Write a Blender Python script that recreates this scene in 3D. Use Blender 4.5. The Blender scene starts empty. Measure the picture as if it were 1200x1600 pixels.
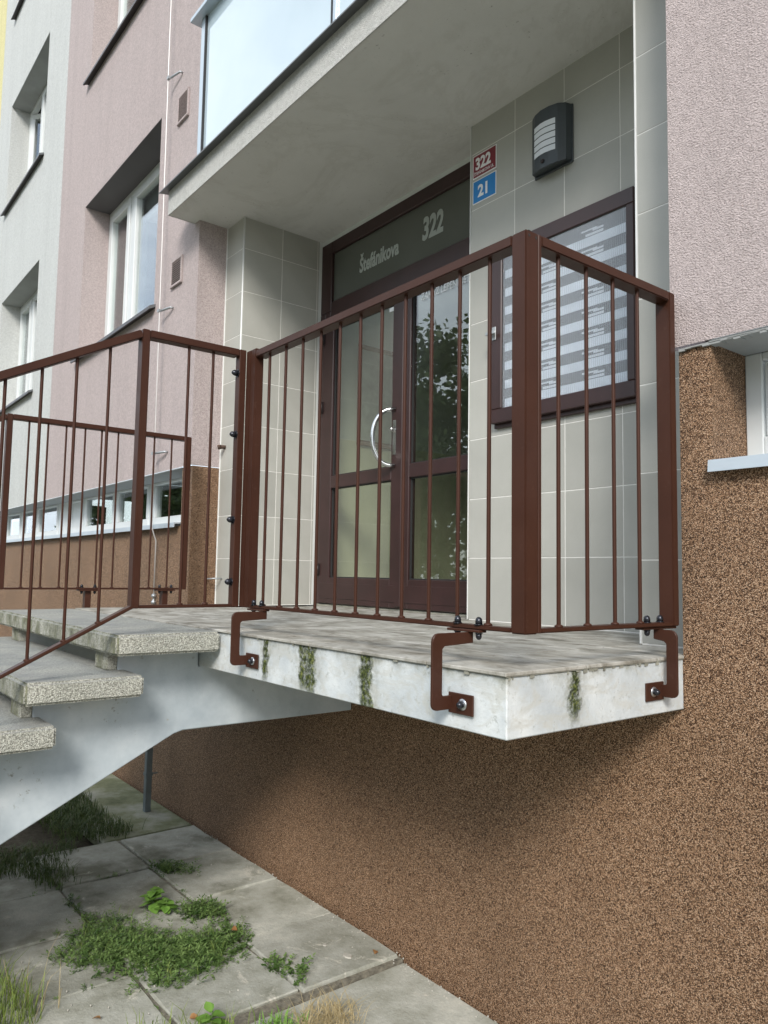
import bpy, bmesh, math, random
from mathutils import Vector, Matrix
random.seed(7)
S = bpy.context.scene
COL = S.collection
R = math.radians

# ------------------------------------------------------------------ camera
cam = bpy.data.objects.new('camera', bpy.data.cameras.new('camera'))
COL.objects.link(cam)
rt = Vector((0.6209, 0.7837, 0.0166)).normalized()
fw = Vector((-0.7825, 0.6174, 0.0808)).normalized()
rt = (rt - fw * rt.dot(fw)).normalized()
up = rt.cross(fw)
m = Matrix((rt, up, -fw)).transposed().to_4x4()
m.translation = Vector((1.309, -1.426, 0.24))
cam.matrix_world = m
cam.data.sensor_fit = 'VERTICAL'
cam.data.sensor_height = 36.0
cam.data.lens = 36.0 * 1187.1 / 1600.0
cam.data.clip_start = 0.05
cam.data.clip_end = 600
S.camera = cam

# ------------------------------------------------------------------ sky
SUN_TRAVEL = Vector((-0.74, 0.69, -0.70)).normalized()
elev = math.asin(-SUN_TRAVEL.z)
world = bpy.data.worlds.new("World")
S.world = world
world.use_nodes = True
wt = world.node_tree
wt.nodes.clear()
wo = wt.nodes.new('ShaderNodeOutputWorld')
wb = wt.nodes.new('ShaderNodeBackground')
sky = wt.nodes.new('ShaderNodeTexSky')
sky.sky_type = 'NISHITA'
sky.sun_disc = False
sky.sun_elevation = elev
sky.sun_rotation = math.atan2(-SUN_TRAVEL.x, -SUN_TRAVEL.y)
tc = wt.nodes.new('ShaderNodeTexCoord')
nz = wt.nodes.new('ShaderNodeTexNoise')
nz.inputs['Scale'].default_value = 2.3
nz.inputs['Detail'].default_value = 7
nz.inputs['Roughness'].default_value = 0.55
mp = wt.nodes.new('ShaderNodeMapping')
mp.inputs['Scale'].default_value = (1, 1, 2.2)
cr = wt.nodes.new('ShaderNodeValToRGB')
cr.color_ramp.elements[0].position = 0.36
cr.color_ramp.elements[0].color = (0.30, 0.30, 0.30, 1)
cr.color_ramp.elements[1].position = 0.62
cr.color_ramp.elements[1].color = (1, 1, 1, 1)
cl = wt.nodes.new('ShaderNodeMixRGB')
cl.inputs[2].default_value = (6.9, 7.5, 8.1, 1)
L = wt.links.new
L(tc.outputs['Generated'], mp.inputs['Vector'])
L(mp.outputs['Vector'], nz.inputs['Vector'])
L(nz.outputs['Fac'], cr.inputs['Fac'])
L(cr.outputs['Color'], cl.inputs[0])
L(sky.outputs['Color'], cl.inputs[1])
L(cl.outputs['Color'], wb.inputs['Color'])
wb.inputs['Strength'].default_value = 0.15
L(wb.outputs['Background'], wo.inputs['Surface'])

# ------------------------------------------------------------------ sun (veiled by thin cloud) and exposure
sl = bpy.data.lights.new('sun', 'SUN')
sl.energy = 2.5
sl.angle = R(18)
sl.color = (1.0, 0.96, 0.90)
so = bpy.data.objects.new('sun', sl)
COL.objects.link(so)
so.rotation_euler = SUN_TRAVEL.to_track_quat('-Z', 'Y').to_euler()
so.location = (6, -14, 14)
S.view_settings.view_transform = 'Standard'
S.view_settings.look = 'None'
S.view_settings.gamma = 1
S.view_settings.use_curve_mapping = False
S.view_settings.exposure = 0.52


# ------------------------------------------------------------------ material helpers
class NT:
    def __init__(s, name):
        s.m = bpy.data.materials.new(name)
        s.m.use_nodes = True
        s.t = s.m.node_tree
        s.b = s.t.nodes['Principled BSDF']
        s.out = s.t.nodes['Material Output']
        s._c = None

    def n(s, typ, **kw):
        nd = s.t.nodes.new('ShaderNode' + typ)
        for k, v in kw.items():
            setattr(nd, k, v)
        return nd

    def l(s, a, b):
        s.t.links.new(a, b)

    def put(s, sock, v):
        if hasattr(v, 'links') or isinstance(v, bpy.types.NodeSocket):
            s.l(v, sock)
        elif isinstance(v, (tuple, list)) and len(v) == 3 and sock.type == 'RGBA':
            sock.default_value = (*v, 1)
        else:
            sock.default_value = v

    def co(s, space='Object'):
        if s._c is None:
            s._c = s.n('TexCoord')
        return s._c.outputs[space]

    def noise(s, scale, detail=4, rough=0.5, vec=None, dist=0.0):
        nd = s.n('TexNoise')
        nd.inputs['Scale'].default_value = scale
        nd.inputs['Detail'].default_value = detail
        nd.inputs['Roughness'].default_value = rough
        nd.inputs['Distortion'].default_value = dist
        s.l(vec or s.co(), nd.inputs['Vector'])
        return nd.outputs['Fac']

    def scaled(s, sc, vec=None):
        nd = s.n('Mapping')
        nd.inputs['Scale'].default_value = sc
        s.l(vec or s.co(), nd.inputs['Vector'])
        return nd.outputs['Vector']

    def voro(s, scale, vec=None, out='Color', feat='F1', rnd=1.0):
        nd = s.n('TexVoronoi', feature=feat)
        nd.inputs['Scale'].default_value = scale
        nd.inputs['Randomness'].default_value = rnd
        s.l(vec or s.co(), nd.inputs['Vector'])
        return nd.outputs[out]

    def ramp(s, fac, stops, interp='LINEAR'):
        nd = s.n('ValToRGB')
        e = nd.color_ramp.elements
        nd.color_ramp.interpolation = interp
        while len(e) < len(stops):
            e.new(0.5)
        for el, (p, c) in zip(e, stops):
            el.position = p
            el.color = (c, c, c, 1) if isinstance(c, (int, float)) else (*c, 1)
        s.put(nd.inputs['Fac'], fac)
        return nd.outputs['Color']

    def mix(s, fac, a, b, mode='MIX'):
        nd = s.n('MixRGB', blend_type=mode)
        s.put(nd.inputs[0], fac)
        s.put(nd.inputs[1], a)
        s.put(nd.inputs[2], b)
        return nd.outputs[0]

    def math(s, op, a, b=0.0, c=0.0, clamp=False):
        nd = s.n('Math', operation=op, use_clamp=clamp)
        s.put(nd.inputs[0], a)
        s.put(nd.inputs[1], b)
        s.put(nd.inputs[2], c)
        return nd.outputs[0]

    def xyz(s, vec=None):
        nd = s.n('SeparateXYZ')
        s.l(vec or s.co(), nd.inputs[0])
        return nd.outputs

    def smooth(s, v, a, b, c=0.0, d=1.0):
        nd = s.n('MapRange', interpolation_type='SMOOTHSTEP')
        s.put(nd.inputs['Value'], v)
        nd.inputs['From Min'].default_value = a
        nd.inputs['From Max'].default_value = b
        nd.inputs['To Min'].default_value = c
        nd.inputs['To Max'].default_value = d
        return nd.outputs[0]

    def bump(s, h, dist, strength=1.0, base=None):
        nd = s.n('Bump')
        nd.inputs['Strength'].default_value = strength
        nd.inputs['Distance'].default_value = dist
        s.put(nd.inputs['Height'], h)
        if base is not None:
            s.l(base, nd.inputs['Normal'])
        return nd.outputs['Normal']

    def set(s, color=None, rough=None, metal=None, normal=None, spec=None, coat=None):
        b = s.b
        if color is not None:
            s.put(b.inputs['Base Color'], color)
        if rough is not None:
            s.put(b.inputs['Roughness'], rough)
        if metal is not None:
            s.put(b.inputs['Metallic'], metal)
        if normal is not None:
            s.put(b.inputs['Normal'], normal)
        if spec is not None:
            s.put(b.inputs['Specular IOR Level'], spec)
        if coat is not None:
            s.put(b.inputs['Coat Weight'], coat)
        return s.m


def simple(name, col, rough=0.5, metal=0.0, var=0.08, scale=9.0, bump=0.0, bscale=120.0, spec=None):
    t = NT(name)
    f = t.noise(scale, 5, 0.6)
    lo = tuple(c * (1 - var) for c in col)
    hi = tuple(min(1, c * (1 + var)) for c in col)
    c = t.ramp(f, [(0.3, lo), (0.7, hi)])
    nrm = t.bump(t.noise(bscale, 3, 0.6), bump) if bump else None
    return t.set(c, t.ramp(f, [(0.3, max(0, rough - 0.05)), (0.7, min(1, rough + 0.06))]), metal, nrm, spec)


def roughcast(name, col, pit, strength=1.0):
    t = NT(name)
    v = t.scaled((1, 1, 1.25))
    h = t.noise(150, 2, 0.5, vec=v, dist=0.3)
    h2 = t.noise(420, 2, 0.5)
    hh = t.math('MULTIPLY_ADD', h2, 0.45, h)
    blot = t.noise(1.1, 5, 0.6)
    streak = t.noise(3.0, 4, 0.6, vec=t.scaled((2.2, 2.2, 0.16)))
    base = t.mix(t.ramp(blot, [(0.35, 0.0), (0.7, 0.16)]), col, tuple(c * 0.86 for c in col))
    base = t.mix(t.ramp(streak, [(0.45, 0.0), (0.75, 0.30)]), base, tuple(c * 0.72 for c in col))
    grain = t.ramp(t.noise(48, 4, 0.7), [(0.36, 0.86), (0.64, 1.07)])
    base = t.mix(1.0, base, grain, 'MULTIPLY')
    c = t.mix(t.ramp(hh, [(0.56, 0.85 * strength), (0.74, 0.0)]), base, pit)
    return t.set(c, 0.92, 0, t.bump(hh, 0.007, 1.0 * strength), 0.2)


M = {}
M['pink'] = roughcast('pink_roughcast', (0.545, 0.465, 0.452), (0.32, 0.26, 0.25))
M['white'] = roughcast('white_roughcast', (0.60, 0.61, 0.59), (0.46, 0.47, 0.46), 0.8)
M['yellow'] = roughcast('yellow_roughcast', (0.72, 0.66, 0.36), (0.6, 0.53, 0.27), 0.8)
M['cream'] = roughcast('fascia_roughcast', (0.60, 0.595, 0.565), (0.42, 0.41, 0.38), 1.0)


def mk_soffit():
    t = NT('soffit_plaster')
    f = t.noise(2.2, 6, 0.65)
    g = t.noise(160, 2, 0.5)
    spots = t.ramp(t.noise(14, 3, 0.5), [(0.72, 0.0), (0.80, 0.35)])
    c = t.ramp(f, [(0.3, (0.60, 0.595, 0.565)), (0.7, (0.67, 0.665, 0.635))])
    c = t.mix(spots, c, (0.42, 0.41, 0.38))
    yy = t.xyz()[1]
    dirt = t.math('MULTIPLY', t.ramp(t.noise(55, 4, 0.75), [(0.62, 0.0), (0.70, 0.9)]), t.ramp(t.noise(5, 4, 0.6), [(0.48, 0.0), (0.62, 1.0)]))
    c = t.mix(dirt, c, (0.26, 0.25, 0.22))
    marks = t.ramp(t.noise(1.3, 6, 0.7, dist=1.5), [(0.52, 0.0), (0.60, 0.22), (0.62, 0.05)])
    c = t.mix(marks, c, (0.40, 0.385, 0.34))
    return t.set(c, 0.9, 0, t.bump(g, 0.0015), 0.2)


M['soffit'] = mk_soffit()
M['soffit_grey'] = simple('grey_window_soffit', (0.34, 0.35, 0.345), 0.85, 0, 0.12, 3.0, 0.001, 160)


def mk_mosaic():
    t = NT('brown_mosaic_plaster')
    cells = t.n('SeparateColor')
    t.l(t.voro(390, out='Color'), cells.inputs[0])
    d = t.voro(390, out='Distance')
    c = t.ramp(cells.outputs[0], [(0.0, (0.028, 0.0125, 0.006)), (0.20, (0.062, 0.029, 0.014)), (0.36, (0.172, 0.093, 0.050)),
                                  (0.55, (0.345, 0.200, 0.112)), (0.78, (0.50, 0.312, 0.187)), (1.0, (0.70, 0.50, 0.345))])
    c = t.mix(t.ramp(d, [(0.35, 0.0), (0.85, 0.7)]), c, (0.030, 0.016, 0.009))
    blot = t.ramp(t.noise(1.6, 5, 0.6), [(0.35, 0.86), (0.68, 1.08)])
    c = t.mix(1.0, c, blot, 'MULTIPLY')
    z = t.xyz()[2]
    dust = t.math('MULTIPLY', t.smooth(z, -1.20, -1.40, 0, 1), t.ramp(t.noise(4, 5, 0.6), [(0.3, 0.1), (0.7, 0.45)]))
    c = t.mix(dust, c, (0.34, 0.29, 0.25))
    h = t.math('SUBTRACT', 1.0, d)
    return t.set(c, 0.55, 0, t.bump(h, 0.004, 0.7), 0.2)


M['mosaic'] = mk_mosaic()


def mk_tile():
    t = NT('grey_wall_tile')
    oi = t.n('ObjectInfo')
    f = t.noise(4, 6, 0.62)
    fine = t.noise(330, 2, 0.5)
    c = t.ramp(f, [(0.3, (0.385, 0.382, 0.345)), (0.7, (0.435, 0.43, 0.392))])
    c = t.mix(t.ramp(fine, [(0.35, 0.30), (0.5, 0.0)]), c, (0.31, 0.305, 0.28))
    c = t.mix(1.0, c, t.ramp(oi.outputs['Random'], [(0.0, 0.91), (1.0, 1.06)]), 'MULTIPLY')
    return t.set(c, t.ramp(f, [(0.3, 0.36), (0.7, 0.46)]), 0, t.bump(fine, 0.0003, 0.5), 0.35)


M['tile'] = mk_tile()
M['grout'] = simple('pale_grout', (0.70, 0.69, 0.65), 0.9, 0, 0.08, 20, 0.0004)
M['bead'] = simple('white_corner_bead', (0.76, 0.77, 0.75), 0.4, 0, 0.05)


def mk_brown():
    t = NT('brown_powder_coat')
    f = t.noise(6, 4, 0.6)
    c = t.ramp(f, [(0.3, (0.045, 0.0175, 0.0108)), (0.7, (0.057, 0.0225, 0.0140))])
    dirt = t.ramp(t.noise(38, 4, 0.6), [(0.62, 0.0), (0.75, 0.4)])
    c = t.mix(dirt, c, (0.085, 0.045, 0.033))
    chip_ = t.ramp(t.noise(90, 4, 0.75), [(0.70, 0.0), (0.74, 0.7)])
    c = t.mix(chip_, c, (0.16, 0.075, 0.040))
    return t.set(c, t.ramp(t.noise(15, 4), [(0.3, 0.36), (0.7, 0.46)]), 0, t.bump(t.noise(700, 2), 0.0002, 0.4), 0.2)


M['brown'] = mk_brown()
M['nut'] = simple('dark_dome_nut', (0.035, 0.037, 0.045), 0.22, 0.6, 0.1)
M['washer'] = simple('zinc_washer', (0.55, 0.56, 0.58), 0.3, 0.9, 0.05)


def mk_concrete():
    """pale painted concrete with moss streaks where the floor joints drip"""
    t = NT('painted_concrete')
    x, y, z = t.xyz()
    f = t.noise(5, 7, 0.65)
    c = t.ramp(f, [(0.30, (0.42, 0.45, 0.465)), (0.5, (0.53, 0.56, 0.57)), (0.68, (0.66, 0.68, 0.675))])
    wipe = t.ramp(t.noise(7, 6, 0.7, vec=t.scaled((1, 1, 2.2)), dist=1.2), [(0.47, 0.0), (0.62, 0.6)])
    c = t.mix(wipe, c, (0.47, 0.46, 0.41))
    fine = t.ramp(t.noise(45, 5, 0.7), [(0.58, 0.0), (0.68, 0.55)])
    c = t.mix(fine, c, (0.27, 0.28, 0.25))
    wob = t.math('MULTIPLY_ADD', t.noise(22, 4, 0.65), 0.07, -0.035)
    total = None
    halo = None
    front = t.math('LESS_THAN', y, 0.012)
    side = t.math('GREATER_THAN', x, -0.012)
    for (axis, p0, w, lo, face) in ((x, -1.20, 0.026, -0.185, front), (x, -0.893, 0.040, -0.20, front), (x, -0.578, 0.040, -0.24, front),
                                    (x, -0.940, 0.034, -0.19, front), (y, 0.270, 0.032, -0.17, side)):
        dd = t.math('ABSOLUTE', t.math('SUBTRACT', t.math('ADD', axis, wob), p0))
        msk = t.smooth(dd, w, w * 0.45, 0, 1)
        msk = t.math('MULTIPLY', msk, t.smooth(z, lo, lo + 0.06, 0, 1))
        msk = t.math('MULTIPLY', msk, face)
        hm = t.math('MULTIPLY', t.math('MULTIPLY', t.smooth(dd, w * 2.6, w * 0.6, 0, 1), t.smooth(z, lo - 0.02, lo + 0.12, 0, 1)), face)
        halo = hm if halo is None else t.math('MAXIMUM', halo, hm)
        total = msk if total is None else t.math('MAXIMUM', total, msk)
    c = t.mix(t.math('MULTIPLY', halo, t.ramp(t.noise(34, 6, 0.75), [(0.38, 0.0), (0.66, 0.75)])), c, (0.22, 0.215, 0.165))
    lipz = t.math('MULTIPLY', t.smooth(z, -0.05, -0.012, 0, 1), t.ramp(t.noise(18, 6, 0.7), [(0.45, 0.0), (0.65, 0.7)]))
    c = t.mix(lipz, c, (0.20, 0.20, 0.15))
    br = t.math('MULTIPLY', total, t.ramp(t.noise(60, 5, 0.7), [(0.30, 0.25), (0.52, 1.0)]))
    moss = t.ramp(t.noise(85, 4, 0.6), [(0.36, (0.016, 0.020, 0.009)), (0.54, (0.060, 0.078, 0.018)), (0.74, (0.24, 0.25, 0.07))])
    c = t.mix(br, c, moss)
    nrm = t.bump(t.noise(70, 5, 0.65), 0.0022, 0.7)
    nrm = t.bump(t.math('MULTIPLY', br, t.noise(110, 3)), 0.006, 1.0, nrm)
    return t.set(c, 0.72, 0, nrm, 0.3)


M['concrete'] = mk_concrete()


def mk_stringer():
    t = NT('pale_blue_grey_concrete_paint')
    f = t.noise(3.5, 7, 0.62)
    c = t.ramp(f, [(0.3, (0.36, 0.41, 0.445)), (0.5, (0.47, 0.52, 0.55)), (0.7, (0.60, 0.635, 0.655))])
    flake = t.ramp(t.noise(30, 6, 0.75), [(0.60, 0.0), (0.65, 0.85)])
    flake = t.mix(1.0, flake, t.ramp(t.noise(3.3, 3, 0.5), [(0.46, 0.0), (0.56, 1.0)]), 'MULTIPLY')
    c = t.mix(flake, c, (0.20, 0.20, 0.17))
    patch = t.ramp(t.noise(9, 5, 0.7), [(0.66, 0.0), (0.69, 0.7)])
    c = t.mix(patch, c, (0.36, 0.33, 0.25))
    return t.set(c, 0.7, 0, t.bump(t.noise(55, 5, 0.6), 0.002, 0.6), 0.3)


M['stringer'] = mk_stringer()


def mk_aggregate():
    """washed pebble concrete of the treads"""
    t = NT('washed_pebble_concrete')
    sp = t.n('SeparateColor')
    t.l(t.voro(220), sp.inputs[0])
    d = t.voro(220, out='Distance')
    c = t.ramp(sp.outputs[0], [(0.0, (0.30, 0.295, 0.25)), (0.25, (0.47, 0.46, 0.40)), (0.6, (0.58, 0.57, 0.49)), (1.0, (0.72, 0.71, 0.63))])
    c = t.mix(t.ramp(d, [(0.40, 0.0), (0.85, 0.75)]), c, (0.13, 0.13, 0.105))
    c = t.mix(t.ramp(t.noise(7, 5, 0.65), [(0.42, 0.0), (0.7, 0.5)]), c, (0.20, 0.205, 0.18))
    geo = t.n('NewGeometry')
    ny = t.xyz(geo.outputs['Normal'])[1]
    y = t.smooth(ny, -0.35, -0.8, 0, 1)
    moss = t.math('MULTIPLY', y, t.ramp(t.noise(11, 5, 0.7, vec=t.scaled((1, 1, 0.5))), [(0.40, 0.1), (0.62, 0.85)]))
    c = t.mix(moss, c, t.ramp(t.noise(60, 3), [(0.3, (0.05, 0.055, 0.03)), (0.7, (0.16, 0.165, 0.07))]))
    nz_ = t.xyz(geo.outputs['Normal'])[2]
    grime = t.math('MULTIPLY', t.smooth(nz_, 0.5, 0.9, 0, 1), t.ramp(t.noise(3.5, 6, 0.6), [(0.3, 0.25), (0.7, 0.7)]))
    c = t.mix(grime, c, (0.26, 0.27, 0.27))
    return t.set(c, 0.75, 0, t.bump(t.math('SUBTRACT', 1.0, d), 0.005, 0.9), 0.35)


M['aggregate'] = mk_aggregate()


def mk_floor():
    t = NT('weathered_floor_tile')
    oi = t.n('ObjectInfo')
    w = t.co('Object')
    geo = t.n('NewGeometry')
    p = geo.outputs['Position']
    f = t.noise(6, 7, 0.68, vec=t.scaled((1.0, 1.7, 1.0), p), dist=0.6)
    c = t.ramp(f, [(0.30, (0.10, 0.092, 0.072)), (0.42, (0.24, 0.225, 0.19)), (0.55, (0.38, 0.365, 0.325)), (0.72, (0.52, 0.51, 0.47))])
    c = t.mix(t.ramp(t.noise(28, 5, 0.7, vec=p), [(0.58, 0.0), (0.72, 0.5)]), c, (0.13, 0.12, 0.10))
    c = t.mix(1.0, c, t.ramp(oi.outputs['Random'], [(0, 0.92), (1, 1.06)]), 'MULTIPLY')
    return t.set(c, t.ramp(f, [(0.3, 0.55), (0.7, 0.72)]), 0, t.bump(t.noise(120, 4, 0.6, vec=p), 0.0012, 0.6), 0.35)


M['floor'] = mk_floor()
M['nosing'] = simple('greenish_nosing', (0.26, 0.255, 0.21), 0.7, 0, 0.35, 14, 0.002, 90)
M['upvc'] = simple('white_plastic_frame', (0.63, 0.65, 0.645), 0.32, 0, 0.05, 3)
M['gasket'] = simple('black_gasket', (0.02, 0.02, 0.02), 0.6)
M['sill_dark'] = simple('dark_brown_sill', (0.030, 0.024, 0.024), 0.4, 0.0, 0.15)
M['zinc'] = simple('painted_zinc_sill', (0.50, 0.56, 0.61), 0.35, 0.3, 0.06, 4)
M['alu'] = simple('pale_aluminium', (0.47, 0.54, 0.60), 0.38, 0.35, 0.05, 3)
M['flash'] = simple('grey_flashing', (0.15, 0.155, 0.16), 0.45, 0.5, 0.15)
M['head_grey'] = simple('dark_grey_window_head', (0.12, 0.115, 0.12), 0.85, 0, 0.1, 3.0, 0.001, 160)  # shade under the pink wall's window heads carried in the colour
M['dark'] = simple('dark_room', (0.05, 0.05, 0.048), 0.9)
M['curtain'] = simple('pale_curtain', (0.74, 0.73, 0.68), 0.9, 0, 0.12, 5)
M['blind'] = simple('grey_roller_blind', (0.12, 0.14, 0.14), 0.8)
M['anthracite'] = simple('anthracite_lamp', (0.050, 0.060, 0.066), 0.42, 0.0, 0.1)
M['lampglass'] = simple('opal_lamp_glass', (0.72, 0.75, 0.78), 0.35, 0, 0.03)
M['sign_red'] = simple('enamel_red', (0.20, 0.018, 0.030), 0.35, 0, 0.1, 5)
M['sign_blue'] = simple('enamel_blue', (0.012, 0.20, 0.52), 0.35, 0, 0.08, 5)
M['sign_white'] = simple('enamel_white', (0.80, 0.80, 0.80), 0.4, 0, 0.05, 5)
M['frost'] = simple('frosted_letter', (0.36, 0.39, 0.36), 0.8, 0, 0.06, 20)
M['stainless'] = simple('stainless_steel', (0.62, 0.63, 0.63), 0.2, 1.0, 0.05)
M['galv'] = simple('galvanised_steel', (0.40, 0.42, 0.43), 0.45, 0.6, 0.15, 12)
M['galv_dark'] = simple('weathered_grey_tube', (0.17, 0.20, 0.21), 0.5, 0.3, 0.2, 12)
M['cable'] = simple('pale_conductor', (0.62, 0.60, 0.58), 0.4, 0.2, 0.06)
M['rust'] = simple('rusty_stub', (0.09, 0.055, 0.04), 0.8, 0.2, 0.4, 60)
M['paper'] = simple('white_paper', (0.84, 0.86, 0.88), 0.8, 0, 0.05, 8)
M['paper_grey'] = simple('grey_board', (0.24, 0.26, 0.28), 0.8, 0, 0.15, 14)
M['hinge'] = simple('dark_hinge', (0.03, 0.022, 0.022), 0.4, 0.3)


def mk_door():
    t = NT('dark_brown_door_paint')
    f = t.noise(7, 5, 0.6)
    c = t.ramp(f, [(0.3, (0.030, 0.0135, 0.0125)), (0.7, (0.042, 0.018, 0.017))])
    sc = t.ramp(t.noise(50, 6, 0.75, vec=t.scaled((1, 1, 2.5))), [(0.66, 0.0), (0.72, 0.5)])
    z = t.xyz()[2]
    sc = t.mix(1.0, sc, t.smooth(z, 0.35, 0.05, 0.0, 1), 'MULTIPLY')
    c = t.mix(sc, c, (0.22, 0.18, 0.165))
    return t.set(c, 0.36, 0, t.bump(t.noise(200, 2), 0.0004, 0.4), 0.5)


M['door'] = mk_door()


def schlick(t, f0):
    lw_ = t.n('LayerWeight')
    lw_.inputs['Blend'].default_value = 0.5
    return t.math('MULTIPLY_ADD', t.math('POWER', lw_.outputs['Facing'], 4.5), 1 - f0, f0)


def mk_glass(name, tint=(0.92, 0.95, 0.93), ior=0.06, rough=0.0, wave=0.0):
    t = NT(name)
    t.t.nodes.remove(t.b)
    tr = t.n('BsdfTransparent')
    tr.inputs['Color'].default_value = (*tint, 1)
    gl = t.n('BsdfGlossy')
    gl.inputs['Roughness'].default_value = rough
    gl.inputs['Color'].default_value = (0.95, 0.97, 1, 1)
    fac = schlick(t, ior)
    if wave:
        b = t.bump(t.noise(1.5, 2, 0.4), wave, 1.0)
        t.l(b, gl.inputs['Normal'])
    mx = t.n('MixShader')
    t.l(fac, mx.inputs[0])
    t.l(tr.outputs[0], mx.inputs[1])
    t.l(gl.outputs[0], mx.inputs[2])
    t.l(mx.outputs[0], t.out.inputs['Surface'])
    return t.m


M['glass'] = mk_glass('window_glass', ior=0.16, wave=0.002)
M['door_glass'] = mk_glass('door_glass', (0.90, 0.93, 0.87), 0.12, 0.0, 0.0008)


def mk_transom():
    t = NT('smoked_transom_glass')
    f = t.noise(2, 3)
    return t.set(t.ramp(f, [(0.3, (0.085, 0.092, 0.078)), (0.7, (0.105, 0.112, 0.096))]), 0.12, 0, None, 0.5)


M['transom'] = mk_transom()


def mk_milk():
    t = NT('milky_balcony_glass')
    f = t.noise(0.9, 4)
    return t.set(t.ramp(f, [(0.3, (0.40, 0.50, 0.56)), (0.7, (0.50, 0.60, 0.66))]), 0.03, 0, None, 0.9, 0.6)


M['milk'] = mk_milk()


def mk_poly():
    t = NT('ribbed_polycarbonate')
    t.t.nodes.remove(t.b)
    tr = t.n('BsdfRefraction')
    tr.inputs['Color'].default_value = (0.95, 0.97, 0.99, 1)
    tr.inputs['IOR'].default_value = 1.08
    tr.inputs['Roughness'].default_value = 0.17
    df = t.n('BsdfDiffuse')
    df.inputs['Color'].default_value = (0.74, 0.78, 0.82, 1)
    gl = t.n('BsdfGlossy')
    gl.inputs['Roughness'].default_value = 0.22
    x = t.xyz()[0]
    rib = t.math('SINE', t.math('MULTIPLY', x, 2 * math.pi / 0.011))
    nrm = t.bump(rib, 0.0006, 0.5)
    t.l(nrm, gl.inputs['Normal'])
    t.l(nrm, df.inputs['Normal'])
    m1 = t.n('MixShader')
    t.l(t.smooth(rib, -0.6, 1.0, 0.12, 0.26), m1.inputs[0])
    t.l(tr.outputs[0], m1.inputs[1])
    t.l(df.outputs[0], m1.inputs[2])
    m2 = t.n('MixShader')
    t.l(schlick(t, 0.05), m2.inputs[0])
    t.l(m1.outputs[0], m2.inputs[1])
    t.l(gl.outputs[0], m2.inputs[2])
    t.l(m2.outputs[0], t.out.inputs['Surface'])
    return t.m


M['poly'] = mk_poly()


def mk_paving():
    t = NT('old_concrete_slab')
    geo = t.n('NewGeometry')
    p = geo.outputs['Position']
    oi = t.n('ObjectInfo')
    f = t.noise(3.2, 8, 0.68, vec=p)
    c = t.ramp(f, [(0.28, (0.15, 0.15, 0.11)), (0.42, (0.30, 0.30, 0.25)), (0.56, (0.41, 0.41, 0.36)), (0.70, (0.56, 0.55, 0.48))])
    c = t.mix(t.ramp(t.noise(1.7, 5, 0.6, vec=p), [(0.53, 0.0), (0.62, 0.8)]), c, (0.13, 0.13, 0.09))
    c = t.mix(t.ramp(t.noise(75, 4, 0.7, vec=p), [(0.60, 0.0), (0.72, 0.5)]), c, (0.50, 0.49, 0.45))
    c = t.mix(t.ramp(t.noise(140, 3, 0.6, vec=p), [(0.62, 0.0), (0.74, 0.45)]), c, (0.10, 0.10, 0.085))
    c = t.mix(1.0, c, t.ramp(oi.outputs['Random'], [(0, 0.9), (1, 1.08)]), 'MULTIPLY')
    sand = t.ramp(t.noise(6, 6, 0.75, vec=p, dist=0.8), [(0.60, 0.0), (0.68, 0.75)])
    c = t.mix(sand, c, (0.60, 0.57, 0.49))
    n1 = t.bump(t.noise(60, 6, 0.7, vec=p), 0.005, 0.9)
    return t.set(c, 0.85, 0, n1, 0.25)


M['paving'] = mk_paving()


def mk_mossy():
    t = NT('mossy_concrete')
    f = t.noise(4, 7, 0.66)
    c = t.ramp(f, [(0.3, (0.10, 0.11, 0.06)), (0.48, (0.19, 0.20, 0.12)), (0.62, (0.30, 0.30, 0.24)), (0.8, (0.40, 0.40, 0.36))])
    return t.set(c, 0.9, 0, t.bump(t.noise(60, 6, 0.7), 0.004, 0.7), 0.2)


M['mossy'] = mk_mossy()


def mk_soil():
    t = NT('dark_soil')
    f = t.noise(20, 8, 0.75)
    c = t.ramp(f, [(0.3, (0.045, 0.036, 0.024)), (0.6, (0.10, 0.085, 0.06)), (0.8, (0.17, 0.15, 0.12))])
    return t.set(c, 0.95, 0, t.bump(f, 0.02, 1.0), 0.15)


M['soil'] = mk_soil()


def mk_lawn():
    t = NT('lawn')
    f = t.noise(0.6, 8, 0.7)
    c = t.ramp(f, [(0.3, (0.035, 0.06, 0.018)), (0.7, (0.09, 0.12, 0.035))])
    return t.set(c, 0.95, 0, t.bump(t.noise(30, 5), 0.03, 1), 0.1)


M['lawn'] = mk_lawn()
M['joint'] = simple('dirt_in_joints', (0.17, 0.155, 0.12), 0.95, 0, 0.5, 40, 0.004, 90)
M['asphalt'] = simple('asphalt', (0.06, 0.06, 0.06), 0.9, 0, 0.2, 4, 0.003, 200)


def mk_leaf(name, a, b, rough=0.5):
    t = NT(name)
    geo = t.n('NewGeometry')
    f = t.n('SeparateColor')
    t.l(t.voro(35, vec=geo.outputs['Position']), f.inputs[0])
    c = t.ramp(f.outputs[0], [(0.0, a), (1.0, b)])
    t.set(c, rough, 0, None, 0.35)
    tl = t.n('BsdfTranslucent')
    t.l(c, tl.inputs['Color'])
    mx = t.n('MixShader')
    mx.inputs[0].default_value = 0.25
    t.l(t.b.outputs[0], mx.inputs[1])
    t.l(tl.outputs[0], mx.inputs[2])
    t.l(mx.outputs[0], t.out.inputs['Surface'])
    return t.m


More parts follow.
